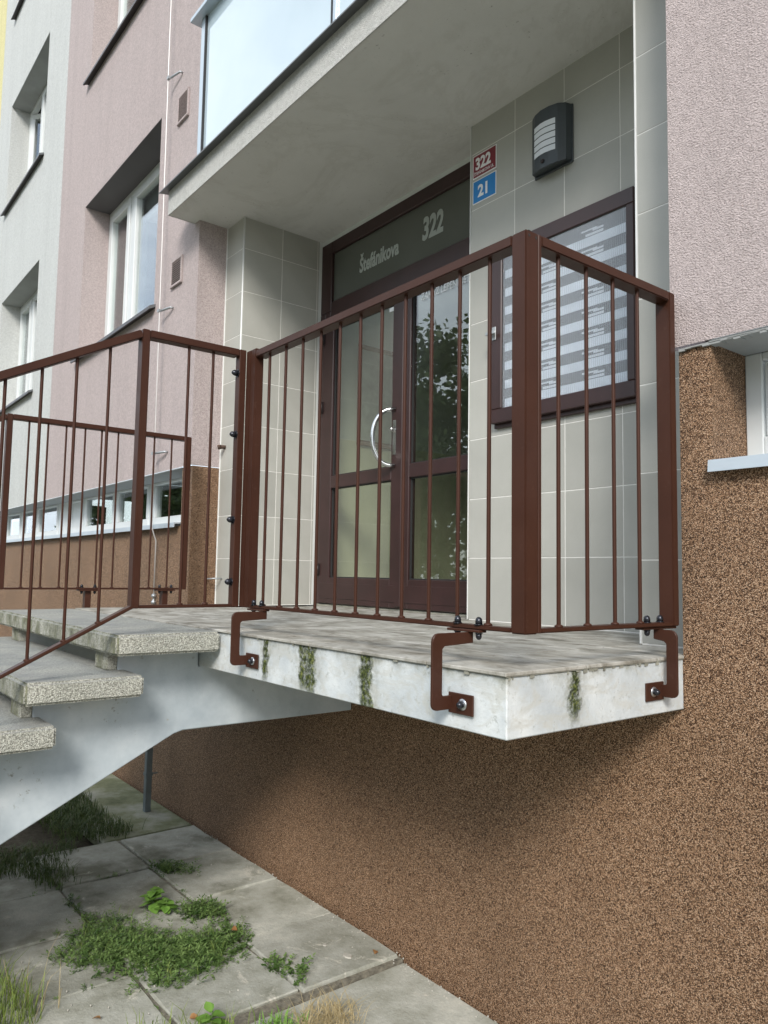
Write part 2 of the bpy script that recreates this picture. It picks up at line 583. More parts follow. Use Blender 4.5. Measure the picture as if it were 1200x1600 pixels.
M['weed'] = mk_leaf('weed_leaf', (0.050, 0.105, 0.022), (0.21, 0.31, 0.10))
M['grass'] = mk_leaf('grass_blade', (0.10, 0.16, 0.03), (0.26, 0.32, 0.08))
M['darkgrass'] = mk_leaf('dark_grass_blade', (0.045, 0.08, 0.022), (0.12, 0.16, 0.05))
M['bright'] = mk_leaf('bright_leaf', (0.12, 0.24, 0.04), (0.20, 0.36, 0.07))
M['straw'] = mk_leaf('dry_straw', (0.38, 0.30, 0.15), (0.60, 0.50, 0.30))
M['deadleaf'] = mk_leaf('dead_leaf', (0.26, 0.11, 0.04), (0.40, 0.22, 0.09))
M['treeleaf'] = mk_leaf('tree_leaf', (0.035, 0.065, 0.016), (0.09, 0.13, 0.035))
M['bark'] = simple('bark', (0.10, 0.08, 0.06), 0.9, 0, 0.3, 6, 0.02, 20)
M['stone'] = simple('pale_stone_chip', (0.42, 0.40, 0.35), 0.8, 0, 0.2, 40)
M['int_white'] = simple('hall_white_wall', (0.62, 0.64, 0.62), 0.6, 0, 0.05)
M['int_yellow'] = simple('hall_yellow_dado', (0.60, 0.585, 0.475), 0.45, 0, 0.08, 6)
M['int_floor'] = simple('hall_floor', (0.30, 0.29, 0.26), 0.5)
M['int_wood'] = simple('hall_board_frame', (0.16, 0.085, 0.045), 0.5)
M['int_board'] = simple('hall_board', (0.42, 0.44, 0.43), 0.6, 0, 0.2, 12)


# ------------------------------------------------------------------ geometry helpers
class MB:
    def __init__(s):
        s.bm = bmesh.new()

    def box(s, x0, x1, y0, y1, z0, z1):
        v = [s.bm.verts.new(p) for p in ((x0, y0, z0), (x1, y0, z0), (x1, y1, z0), (x0, y1, z0),
                                         (x0, y0, z1), (x1, y0, z1), (x1, y1, z1), (x0, y1, z1))]
        for f in ((0, 3, 2, 1), (4, 5, 6, 7), (0, 1, 5, 4), (1, 2, 6, 5), (2, 3, 7, 6), (3, 0, 4, 7)):
            s.bm.faces.new([v[i] for i in f])
        return s

    def prism(s, pts, axis, a, b):
        """closed polygon pts (2D) extruded along axis 'X','Y','Z' from a to b"""
        def P(p, t):
            return {'X': (t, p[0], p[1]), 'Y': (p[0], t, p[1]), 'Z': (p[0], p[1], t)}[axis]
        A = [s.bm.verts.new(P(p, a)) for p in pts]
        B = [s.bm.verts.new(P(p, b)) for p in pts]
        n = len(pts)
        s.bm.faces.new(A)
        s.bm.faces.new(B[::-1])
        for i in range(n):
            s.bm.faces.new([A[i], B[i], B[(i + 1) % n], A[(i + 1) % n]])
        return s

    def quad(s, *ps):
        s.bm.faces.new([s.bm.verts.new(p) for p in ps])
        return s

    def tube(s, pts, r, n=8, r1=None, cap=True):
        pts = [Vector(p) for p in pts]
        rings = []
        prev = None
        for i, p in enumerate(pts):
            d = ((pts[min(i + 1, len(pts) - 1)] - pts[max(i - 1, 0)])).normalized()
            if prev is None:
                a = Vector((0, 0, 1)) if abs(d.z) < 0.9 else Vector((1, 0, 0))
                u = d.cross(a).normalized()
            else:
                u = (prev - d * prev.dot(d)).normalized()
            prev = u
            w = d.cross(u)
            rr = r if r1 is None else r + (r1 - r) * i / (len(pts) - 1)
            rings.append([s.bm.verts.new(p + (u * math.cos(2 * math.pi * k / n) + w * math.sin(2 * math.pi * k / n)) * rr) for k in range(n)])
        for a, b in zip(rings, rings[1:]):
            for k in range(n):
                f = s.bm.faces.new([a[k], a[(k + 1) % n], b[(k + 1) % n], b[k]])
                f.smooth = True
        if cap:
            s.bm.faces.new(rings[0][::-1])
            s.bm.faces.new(rings[-1])
        return s

    def lathe(s, prof, o, axis, n=12):
        """prof: list of (radius, height) along axis from o"""
        axis = Vector(axis).normalized()
        a = Vector((0, 0, 1)) if abs(axis.z) < 0.9 else Vector((1, 0, 0))
        u = axis.cross(a).normalized()
        w = axis.cross(u)
        o = Vector(o)
        rings = [[s.bm.verts.new(o + axis * h + (u * math.cos(2 * math.pi * k / n) + w * math.sin(2 * math.pi * k / n)) * max(rd, 1e-4)) for k in range(n)] for rd, h in prof]
        for A, B in zip(rings, rings[1:]):
            for k in range(n):
                f = s.bm.faces.new([A[k], A[(k + 1) % n], B[(k + 1) % n], B[k]])
                f.smooth = True
        s.bm.faces.new(rings[0][::-1])
        s.bm.faces.new(rings[-1])
        return s

    def mesh(s, name, bevel=0.0, seg=1, shift=None):
        bmesh.ops.recalc_face_normals(s.bm, faces=s.bm.faces[:])
        if bevel:
            ed = [e for e in s.bm.edges if len(e.link_faces) == 2 and e.calc_face_angle(0) > 0.6]
            bmesh.ops.bevel(s.bm, geom=ed, offset=bevel, segments=seg, affect='EDGES', clamp_overlap=True)
        if shift is not None:
            bmesh.ops.translate(s.bm, vec=-Vector(shift), verts=s.bm.verts[:])
        me = bpy.data.meshes.new(name)
        s.bm.to_mesh(me)
        s.bm.free()
        return me

    def build(s, name, mat, parent=None, bevel=0.0, seg=1):
        """world-space geometry; the object sits at its parent's origin"""
        me = s.mesh(name, bevel, seg, base_of(parent))
        return link(name, me, mat, parent)


BASE = {}


def base_of(o):
    return BASE.get(o.name, Vector((0, 0, 0))) if o is not None else None


def link(name, me, mat, parent=None, world=None):
    o = bpy.data.objects.new(name, me)
    if mat is not None:
        me.materials.clear()
        me.materials.append(M[mat] if isinstance(mat, str) else mat)
    COL.objects.link(o)
    if parent is not None:
        o.parent = parent
        if world is not None:
            o.location = Vector(world) - base_of(parent)
            BASE[o.name] = Vector(world)
        else:
            BASE[o.name] = base_of(parent).copy()
    else:
        if world is not None:
            o.location = world
        BASE[o.name] = Vector(o.location)
    return o


def thing(name, label, cat, loc=(0, 0, 0), group=None):
    o = bpy.data.objects.new(name, None)
    COL.objects.link(o)
    o.location = loc
    o.empty_display_size = 0.1
    BASE[o.name] = Vector(loc)
    tag(o, label, cat, group)
    return o


def tag(o, label, cat, group=None):
    o['label'] = label
    o['category'] = cat
    if group:
        o['group'] = group
    return o


def solo(mb, name, mat, label, cat, loc, group=None, bevel=0.0):
    me = mb.mesh(name, bevel, 1, loc)
    o = link(name, me, mat, None, loc)
    return tag(o, label, cat, group)


def struct(mb, name, mat, parent=None, bevel=0.0):
    o = mb.build(name, mat, parent, bevel)
    if parent is None:
        o['kind'] = 'structure'
    return o


def part(name, mat=None, parent=None, label=None):
    """an Empty part that carries sub-parts"""
    o = bpy.data.objects.new(name, None)
    COL.objects.link(o)
    o.parent = parent
    o.empty_display_size = 0.05
    BASE[o.name] = base_of(parent).copy()
    if label:
        o['label'] = label
    return o


def text(name, body, size, x, y, z, mat, parent, bold=0.0, shear=0.0, sx=1.0, depth=0.0008):
    cu = bpy.data.curves.new(name, 'FONT')
    cu.body = body
    cu.size = size
    cu.offset = bold
    cu.shear = shear
    cu.extrude = depth
    cu.resolution_u = 3
    tmp = bpy.data.objects.new('tmp', cu)
    COL.objects.link(tmp)
    bpy.context.view_layer.update()
    me = bpy.data.meshes.new_from_object(tmp.evaluated_get(bpy.context.evaluated_depsgraph_get()))
    me.name = name
    bpy.data.objects.remove(tmp)
    me.transform(Matrix.Rotation(R(90), 4, 'X') @ Matrix.Diagonal((sx, 1, 1, 1)))
    me.transform(Matrix.Translation(Vector((x, y, z)) - base_of(parent)))
    return link(name, me, mat, parent)


def wall(mb, x0, x1, z0, z1, y0, y1, holes=(), sides='LRTB', bare=()):
    """wall facing -Y at y0 with rectangular holes whose reveals run back to y1"""
    xs = sorted({x0, x1, *[v for h in holes for v in h[:2]]})
    zs = sorted({z0, z1, *[v for h in holes for v in h[2:]]})
    xs = [x for x in xs if x0 <= x <= x1]
    zs = [z for z in zs if z0 <= z <= z1]
    for a, b in zip(xs, xs[1:]):
        for c, d in zip(zs, zs[1:]):
            mx, mz = (a + b) / 2, (c + d) / 2
            if any(h[0] < mx < h[1] and h[2] < mz < h[3] for h in holes):
                continue
            mb.quad((a, y0, c), (b, y0, c), (b, y0, d), (a, y0, d))
    for h in holes:
        a, b, c, d = h
        mb.quad((a, y0, c), (a, y1, c), (a, y1, d), (a, y0, d))
        mb.quad((b, y0, c), (b, y0, d), (b, y1, d), (b, y1, c))
        if h in bare:
            continue
        mb.quad((a, y0, d), (a, y1, d), (b, y1, d), (b, y0, d))
        mb.quad((a, y0, c), (b, y0, c), (b, y1, c), (a, y1, c))
    if 'L' in sides:
        mb.quad((x0, y0, z0), (x0, y0, z1), (x0, y1, z1), (x0, y1, z0))
    if 'R' in sides:
        mb.quad((x1, y0, z0), (x1, y1, z0), (x1, y1, z1), (x1, y0, z1))
    if 'T' in sides:
        mb.quad((x0, y0, z1), (x1, y0, z1), (x1, y1, z1), (x0, y1, z1))
    if 'B' in sides:
        mb.quad((x0, y0, z0), (x0, y1, z0), (x1, y1, z0), (x1, y0, z0))
    return mb


def wallbuild(mb, name, mat, parent):
    """like MB.build, but merges doubled corners before fixing normals"""
    bmesh.ops.remove_doubles(mb.bm, verts=mb.bm.verts[:], dist=1e-5)
    for f in mb.bm.faces:
        pass
    me = bpy.data.meshes.new(name)
    bmesh.ops.recalc_face_normals(mb.bm, faces=mb.bm.faces[:])
    bmesh.ops.translate(mb.bm, vec=-base_of(parent), verts=mb.bm.verts[:])
    mb.bm.to_mesh(me)
    mb.bm.free()
    return link(name, me, mat, parent)


# ------------------------------------------------------------------ levels of the place
G = -1.414            # pavement
F = 0.80              # plaster face
B = 0.815             # plinth face
PIER = 1.025          # tiled pier faces beside the entrance
PAN = 1.49            # tiled panel beside the door
DOOR = 1.70           # door face
SOF = 2.78            # balcony soffit

# ------------------------------------------------------------------ ground
g = MB()
g.quad((-160, -160, G - 0.09), (160, -160, G - 0.09), (160, 160, G - 0.09), (-160, 160, G - 0.09))
struct(g, 'ground', 'soil')
lw = MB()
lw.box(-70, 70, -60, -1.25, G - 0.085, G - 0.03)
struct(lw, 'lawn', 'lawn')
fc = MB()
fc.box(-40, 40, -7.4, -2.6, G - 0.084, G - 0.012)
struct(fc, 'pavement', 'paving')  # unseen pale ground added to bounce light up into the niche
rd = MB()
rd.box(-100, 100, -12.5, -7.5, G - 0.08, G - 0.02)
struct(rd, 'road', 'asphalt')

pv = bpy.data.objects.new('paving', None)
COL.objects.link(pv)
pv['kind'] = 'structure'
pv.location = (-2.4, 0, G)
BASE['paving'] = Vector((-2.4, 0, G))
xs = [-3.462, -2.925, -2.395, -1.876, -1.362]
rows = [(-1.20, -0.695), (-0.69, -0.19), (-0.185, 0.296), (0.303, 0.795)]
for ri, (ya, yb) in enumerate(rows):
    off = [0.0, 0.03, -0.005, 0.05][ri]
    for xa, xb in zip(xs, xs[1:]):
        # the slab under the big weed patch has sunk and broken
        dz = random.uniform(-0.006, 0.004)
        w_, d_ = xb - xa - 0.008, yb - ya - 0.008
        s = MB()
        s.box(-w_ / 2, w_ / 2, -d_ / 2, d_ / 2, -0.06, 0)
        bmesh.ops.subdivide_edges(s.bm, edges=s.bm.edges[:], cuts=2)
        for v in s.bm.verts:
            if abs(v.co.x) > w_ / 2 - 0.01 or abs(v.co.y) > d_ / 2 - 0.01:
                v.co += Vector((random.uniform(-.004, .004), random.uniform(-.004, .004), random.uniform(-.004, 0.001)))
        me = s.mesh('paving_slab', 0.005, 1)
        o = link('paving_slab', me, 'paving', pv, ((xa + xb) / 2 + off * 0.3, (ya + yb) / 2, G + dz))
        o.rotation_euler = (R(random.uniform(-.5, .5)), R(random.uniform(-.5, .5)), R(random.uniform(-.4, .4)))
jf = MB()
jf.box(-3.47, -1.322, -1.2, 0.797, G - 0.07, G - 0.0125)
struct(jf, 'paving_joint', 'joint')
ap = MB()
ap.box(-1.318, 4.0, -1.2, 0.798, G - 0.10, G - 0.020)
o = struct(ap, 'concrete_apron', 'paving', None, 0.01)
ms = MB()
ms.box(-9.0, -3.475, 0.22, 0.798, G - 0.08, G - 0.006)
struct(ms, 'mossy_path', 'mossy', None, 0.01)

# ------------------------------------------------------------------ the building
bl = thing('apartment_building', 'pink, white and yellow plastered apartment block with brown pebble plinth and tiled entrance niche', 'building', (-3.0, 1.5, G))
XP = -3.73            # corner of the plaster left of the niche
pink_windows = [(-6.567, -4.555, 2.365, 3.956), (-6.62, -4.61, 5.36, 6.96), (-6.62, -4.61, 8.36, 9.96)]
white_windows = [(-10.385, -8.365, 2.365, 3.984), (-10.48, -8.455, 5.36, 6.97), (-10.55, -8.52, 8.42, 10.0)]
mb = MB()
wall(mb, -7.52, XP, 0.985, 13, F, F + 0.26, pink_windows, 'RT')
wallbuild(mb, 'wall', 'pink', bl)
mb = MB()
wall(mb, -11.28, -7.52, 0.985, 13, F, F + 0.26, white_windows, 'T')
o = wallbuild(mb, 'wall', 'white', bl)
o['label'] = 'white plastered strip of the facade'
mb = MB()
wall(mb, -17, -11.28, 0.985, 13, F, F + 0.26, (), 'LT')
o = wallbuild(mb, 'wall', 'yellow', bl)
o['label'] = 'yellow plastered strip of the facade'
mb = MB()
wall(mb, -0.02, 7, 0.985, 13, F, F + 0.26, (), 'LRT')
o = wallbuild(mb, 'wall', 'pink', bl)
o['label'] = 'pink rough plaster right of the entrance'
# upper wall over the niche, behind the balcony
mb = MB()
wall(mb, XP, -0.02, SOF + 0.2, 13, F + 0.2, F + 0.5, (), '')
wallbuild(mb, 'wall', 'pink', bl)
# plinth: holes are the niche over the landing, the cellar windows left and right
mb = MB()
wall(mb, -17, 7, G - 0.1, 0.982, B, B + 0.225,
     ((XP, 0.0, -0.001, 0.982), (-13.0, -3.90, 0.56, 0.982), (0.108, 2.2, 0.575, 0.982)), 'LR', ((XP, 0.0, -0.001, 0.982),))
wallbuild(mb, 'plinth', 'mosaic', bl)
# undersides of the plaster over the cellar windows
mb = MB()
mb.box(-17, -3.90, F + 0.004, F + 0.25, 0.978, 0.984)
mb.build('soffit', 'soffit_grey', bl)
mb = MB()
mb.box(0.108, 6.5, F + 0.004, F + 0.25, 0.978, 0.984)
o = mb.build('soffit', 'soffit_grey', bl)
# ragged mortar lip under the right plaster
mb = MB()
for i in range(26):
    x = 0.005 + i * 0.02
    mb.box(x, x + 0.021, B - 0.011 + random.uniform(0, .003), B + 0.03, 0.9725 + random.uniform(-.003, .003), 0.979)
o = mb.build('mortar_lip', 'soffit_grey', bl)
o['kind'] = 'stuff'


# ---- dark strips on the pink wall's window heads, their shade put into the colour
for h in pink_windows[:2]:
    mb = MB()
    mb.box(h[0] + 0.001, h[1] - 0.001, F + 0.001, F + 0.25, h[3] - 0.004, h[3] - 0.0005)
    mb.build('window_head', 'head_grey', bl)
for h in white_windows:
    mb = MB()
    mb.box(h[0] + 0.001, h[1] - 0.001, F + 0.001, F + 0.25, h[3] - 0.004, h[3] - 0.0005)
    mb.build('window_head', 'soffit_grey', bl)

# ---- windows
def casement(x0, x1, y, z0, z1, mull, room='dark', open_left=False, label=None, split=None):
    """two-sash plastic window: frame at y, panes, dark metal sill"""
    w = part('window', None, bl, label)
    f = MB()
    t = 0.055
    f.box(x0, x1, y, y + 0.07, z1 - t, z1)
    f.box(x0, x1, y, y + 0.07, z0, z0 + t)
    f.box(x0, x0 + t, y, y + 0.07, z0 + t, z1 - t)
    f.box(x1 - t, x1, y, y + 0.07, z0 + t, z1 - t)
    f.box(mull - 0.045, mull + 0.045, y + 0.002, y + 0.07, z0 + t, z1 - t)
    f.build('frame', 'upvc', w, 0.004)
    for k, (a, b) in enumerate(((x0 + t, mull - 0.045), (mull + 0.045, x1 - t))):
        a0, b0, c0, d0 = a + 0.003, b - 0.003, z0 + t + 0.003, z1 - t - 0.003
        s = 0.075
        sm, pm = MB(), MB()
        sm.box(a0, b0, y - 0.012, y + 0.055, d0 - s, d0)
        sm.box(a0, b0, y - 0.012, y + 0.055, c0, c0 + s)
        sm.box(a0, a0 + s, y - 0.012, y + 0.055, c0 + s, d0 - s)
        sm.box(b0 - s, b0, y - 0.012, y + 0.055, c0 + s, d0 - s)
        pm.box(a0 + s - 0.005, b0 - s + 0.005, y + 0.018, y + 0.026, c0 + s - 0.005, d0 - s + 0.005)
        if open_left and k == 0:
            for q in (sm, pm):
                bmesh.ops.rotate(q.bm, cent=(a0, y + 0.03, 0), matrix=Matrix.Rotation(R(38), 3, 'Z'), verts=q.bm.verts[:])
        sm.build('sash', 'upvc', w, 0.006)
        pm.build('pane', 'glass', w)
    # dim room behind
    rm = MB()
    rm.quad((x0, y + 1.6, z0 - .3), (x1, y + 1.6, z0 - .3), (x1, y + 1.6, z1 + .2), (x0, y + 1.6, z1 + .2))
    rm.quad((x0, y + 0.08, z0), (x0, y + 1.6, z0 - .3), (x0, y + 1.6, z1 + .2), (x0, y + .08, z1))
    rm.quad((x1, y + 0.08, z0), (x1, y + 1.6, z0 - .3), (x1, y + 1.6, z1 + .2), (x1, y + .08, z1))
    rm.quad((x0, y + .08, z1), (x1, y + .08, z1), (x1, y + 1.6, z1 + .2), (x0, y + 1.6, z1 + .2))
    rm.quad((x0, y + .08, z0), (x1, y + .08, z0), (x1, y + 1.6, z0 - .3), (x0, y + 1.6, z0 - .3))
    rm.build('room', 'dark', w)
    if room == 'curtain':
        cb = MB()
        n = 40
        xa, xb = x0 + .06, mull - .06
        pts = [(xa + (xb - xa) * i / n, y + 0.16 + 0.02 * math.sin(i * 1.9)) for i in range(n + 1)]
        for p, q in zip(pts, pts[1:]):
            cb.quad((p[0], p[1], z0 + .05), (q[0], q[1], z0 + .05), (q[0], q[1], z1 - .12), (p[0], p[1], z1 - .12))
        cb.build('curtain', 'curtain', w)
        bb = MB()
        bb.box(mull + .06, x1 - .06, y + .09, y + .11, z1 - 0.34, z1 - .06)
        bb.build('blind', 'blind', w)
    # sill: sloping sheet with a folded front lip
    s = MB()
    prof = [(y + 0.01, z0 + 0.012), (F - 0.055, z0 - 0.022), (F - 0.058, z0 - 0.052), (F - 0.046, z0 - 0.052), (F - 0.043, z0 - 0.034), (y + 0.01, z0 - 0.002)]
    s.prism(prof, 'X', x0 - 0.05, x1 + 0.03)
    s.build('sill', 'sill_dark', w)
    e = MB()
    e.prism([(F - 0.002, z0 + 0.004), (F - 0.057, z0 - 0.0215), (F - 0.060, z0 - 0.05), (F - 0.002, z0 - 0.02)], 'X', x0 - 0.058, x0 - 0.051)
    e.prism([(F - 0.002, z0 + 0.004), (F - 0.057, z0 - 0.0215), (F - 0.060, z0 - 0.05), (F - 0.002, z0 - 0.02)], 'X', x1 + 0.031, x1 + 0.038)
    e.build('sill_end', 'flash', w)
    return w


YW = F + 0.25
for i, h in enumerate(pink_windows[:2]):
    casement(h[0], h[1], YW, h[2], h[3], h[0] + 0.69, 'curtain', label='two-sash white window in the pink wall, %s' % ('lower' if i == 0 else 'upper'))
for i, h in enumerate(white_windows):
    casement(h[0], h[1], YW, h[2], h[3], h[0] + 0.70, 'curtain' if i == 0 else 'dark', i == 1,
             label=['lower window in the white strip', 'window in the white strip with its left sash ajar', 'top window in the white strip'][i])


def cellar(x0, x1, y, z0, z1, solid=False, curtain=False):
    w = part('cellar_window', None, bl)
    t = 0.05
    f = MB()
    f.box(x0, x1, y, y + 0.06, z1 - 0.022, z1)
    f.box(x0, x1, y, y + 0.06, z0, z0 + 0.075)
    f.box(x0, x0 + t, y, y + 0.06, z0 + 0.075, z1 - 0.022)
    f.box(x1 - t, x1, y, y + 0.06, z0 + 0.075, z1 - 0.022)
    f.build('frame', 'upvc', w, 0.004)
    p = MB()
    p.box(x0 + t, x1 - t, y + 0.022, y + 0.03, z0 + 0.075, z1 - 0.022)
    p.build('panel' if solid else 'pane', 'upvc' if solid else 'glass', w)
    if not solid:
        d = MB()
        d.box(x0, x1, y + 0.5, y + 0.55, z0, z1)
        d.box(x0, x1, y + 0.06, y + 0.5, z1, z1 + 0.01)
        d.build('room', 'dark', w)
    if curtain:
        c = MB()
        c.box(x0 + t, x1 - t, y + .07, y + .075, z0 + .06, z1 - .09)
        c.build('curtain', 'curtain', w)


YC = F + 0.24
for (a, b, s, c) in ((-5.02, -3.905, 0, 0), (-5.93, -5.12, 0, 0), (-6.90, -6.00, 0, 0), (-7.50, -6.98, 1, 0), (-8.78, -7.90, 0, 0),
                     (-9.58, -8.86, 0, 0), (-10.45, -9.66, 0, 1), (-11.4, -10.5, 0, 0), (-12.3, -11.5, 1, 0)):
    cellar(a, b, YC, 0.605, 0.978, bool(s), bool(c))
for a, b in ((-5.12, -5.02), (-6.0, -5.93), (-6.98, -6.90), (-7.90, -7.50), (-8.86, -8.78), (-9.66, -9.58), (-10.5, -10.45), (-11.5, -11.4)):
    fl = MB()
    fl.box(a, b, YC + 0.008, YC + 0.06, 0.605, 0.978)
    fl.build('window_post', 'upvc', bl)
sb = MB()
sb.prism([(YC + .01, 0.603), (F - 0.035, 0.582), (F - 0.037, 0.548), (F - 0.030, 0.548), (F - 0.028, 0.572), (YC + .01, 0.590)], 'X', -12.6, -3.905)
sb.build('cellar_sill', 'zinc', bl)
sb = MB()
sb.prism([(YC + .01, 0.632), (F - 0.016, 0.604), (F - 0.02, 0.567), (F - 0.012, 0.567), (F - 0.008, 0.592), (YC + .01, 0.612)], 'X', 0.109, 2.2)
sb.build('cellar_sill', 'zinc', bl)
rw = part('cellar_window', None, bl, 'white boarded cellar window at the right edge')
f = MB()
f.box(0.108, 0.165, B + 0.215, B + 0.25, 0.632, 0.978)
f.box(0.165, 1.9, B + 0.215, B + 0.25, 0.632, 0.70)
f.box(0.165, 1.9, B + 0.215, B + 0.25, 0.950, 0.978)
f.build('frame', 'upvc', rw, 0.004)
f = MB()
f.box(0.168, 1.9, B + 0.224, B + 0.245, 0.703, 0.947)
f.build('panel', 'upvc', rw, 0.004)
f = MB()
f.lathe([(0.009, 0), (0.009, 0.004), (0.005, 0.006)], (0.20, B + 0.224, 0.86), (0, -1, 0), 10)
f.build('plug', 'upvc', rw)

# ---- niche shell
mb = MB()
mb.box(XP, -3.4703, PIER + 0.0013, DOOR + 0.1, 0.0, SOF)                     # left pier core
o = mb.build('pier', 'grout', bl)
mb = MB()
mb.box(-1.637, -0.29, PAN + 0.0013, DOOR + 0.1, 0.0, SOF)
mb.box(-1.645, -1.637, PAN + 0.009, DOOR, 0, SOF)
o2 = mb.build('niche_wall', 'grout', bl)
mb = MB()
mb.box(-0.283, 0.0, PIER + 0.0013, DOOR + 0.1, 0.0, SOF + 0.1)
o3 = mb.build('pier', 'grout', bl)

TILES = {}


def tile(parent, w, h, c, facing='F', mat='tile', t=0.008, name='tile'):
    key = (round(w, 4), round(h, 4), facing)
    if key not in TILES:
        s = MB()
        if facing == 'F':
            s.box(-w / 2, w / 2, 0, t, -h / 2, h / 2)
        else:
            s.box(-t, 0, -w / 2, w / 2, -h / 2, h / 2)
        me = s.mesh(name, 0.0012, 1)
        me.materials.append(M[mat])
        TILES[key] = me
    return link(name, TILES[key], None, parent, c)


ZR = [0.004, 0.331, 0.649, 0.974, 1.298, 1.621, 1.949, 2.276, 2.603, SOF]
GP = 0.0045


def grid(parent, us, zs, face, plane):
    for a, b in zip(us, us[1:]):
        for c, d in zip(zs, zs[1:]):
            w, h = b - a - GP, d - c - GP
            if face == 'F':
                tile(parent, w, h, ((a + b) / 2, plane, (c + d) / 2), 'F')
            else:
                tile(parent, w, h, (plane, (a + b) / 2, (c + d) / 2), 'R')


grid(o2, [-1.645, -1.317, -0.992, -0.672, -0.345, -0.285], ZR, 'F', PAN)
ZL = [0.004, 0.327, 0.630, 0.960, 1.275, 1.596, 1.916, 2.233, 2.548, SOF]
grid(o, [XP, -3.475], ZL, 'F', PIER)
grid(o, [1.033, 1.345, 1.655, DOOR], ZL, 'R', -3.469)
ZS = [0.004, 0.305, 0.622, 0.950, 1.277, 1.605, 1.918, 2.230, 2.55, SOF + .1]
grid(o3, [-0.284, 0.0], ZS, 'F', PIER)
bd = MB()
bd.tube([(-3.472, PIER + 0.003, 0.002), (-3.472, PIER + 0.003, SOF - 0.001)], 0.006, 8)
bd.build('corner_bead', 'bead', o)
bd = MB()
bd.box(-0.2925, -0.284, PIER - 0.002, PIER + 0.009, 0.002, SOF + 0.09)
bd.build('corner_bead', 'bead', o3, 0.002)
bd = MB()
bd.box(-1.650, -1.6455, PAN - 0.002, PAN + 0.01, 0.002, SOF - 0.002)
bd.build('corner_bead', 'bead', o2, 0.001)
bd = MB()
bd.box(XP - 0.0, XP + 0.006, PIER - 0.006, PIER + 0.003, 0.002, SOF - 0.002)
bd.build('corner_bead', 'bead', o)
jb = MB()
jb.box(-3.470, -3.4685, DOOR - 0.03, DOOR + 0.05, 0.0, SOF - 0.002)
jb.build('door_jamb', 'int_white', bl)

# ---- balcony over the entrance
bc = part('balcony', None, bl, 'glazed balcony jutting out above the entrance')
s = MB()
s.prism([(0.60, SOF), (DOOR + 0.1, SOF), (DOOR + 0.1, SOF + 0.19), (0.62, SOF + 0.19), (0.60, 2.955)], 'X', -3.805, -0.0215)
s.build('slab', 'soffit', bc)
s = MB()
s.box(-3.811, -0.0212, 0.592, 0.6, SOF - 0.003, 2.956)
s.box(-3.811, -3.805, 0.6, F - 0.001, SOF - 0.003, 2.956)
s.build('fascia', 'cream', bc)
s = MB()
s.prism([(0.535, 2.946), (0.535, 2.938), (0.538, 2.938), (0.540, 2.944), (0.66, 2.966), (0.66, 2.972)], 'X', -3.862, -0.0213)
s.build('drip_flashing', 'flash', bc)
s = MB()
s.box(-3.495, -3.43, 0.655, 0.70, 2.972, 4.10)
s.box(-1.835, -1.80, 0.655, 0.70, 2.972, 4.10)
s.box(-3.43, -1.835, 0.657, 0.698, 2.972, 3.0)
s.box(-1.80, -0.03, 0.657, 0.698, 2.972, 3.0)
s.box(-3.495, -3.445, 0.705, F - 0.002, 2.972, 4.10)
s.build('frame', 'alu', bc, 0.003)
s = MB()
s.box(-3.43, -3.418, 0.652, 0.67, 3.0, 4.10)
s.box(-1.847, -1.8352, 0.652, 0.67, 3.0, 4.10)
s.build('gasket', 'gasket', bc)
s = MB()
s.prism([(0.60, 4.10), (0.60, 4.128), (0.615, 4.15), (0.73, 4.16), (0.745, 4.10)], 'X', -3.565, -0.0214)
s.build('handrail', 'alu', bc, 0.003)
for a, b in ((-3.418, -1.847), (-1.80, -0.03)):
    s = MB()
    s.box(a, b, 0.668, 0.676, 3.0, 4.10)
    s.build('parapet_pane', 'milk', bc)

# ---- entrance door
dr = part('entrance_door', None, bl, 'dark brown glazed double door with transom')
D0 = DOOR
s = MB()
s.box(-3.472, -3.335, D0 - 0.004, D0 + 0.07, 2.20, 2.745)
s.box(-3.472, -3.405, D0 - 0.004, D0 + 0.07, 0.012, 2.20)
s.box(-1.715, -1.6455, D0 - 0.004, D0 + 0.07, 0.012, 2.745)
s.box(-3.335, -1.715, D0 - 0.004, D0 + 0.07, 2.652, 2.745)
s.box(-3.335, -1.715, D0 - 0.004, D0 + 0.07, 2.145, 2.272)
s.box(-3.405, -3.335, D0 - 0.004, D0 + 0.07, 2.145, 2.20)
s.build('frame', 'door', dr, 0.004)
s = MB()
s.box(-3.335, -1.715, D0 + 0.02, D0 + 0.03, 2.272, 2.652)
s.build('transom_pane', 'transom', dr)
s = MB()
s.box(-3.47, -1.6456, D0 + 0.002, DOOR + 0.11, 2.745, SOF - 0.001)
s.build('lintel', 'int_white', bl)


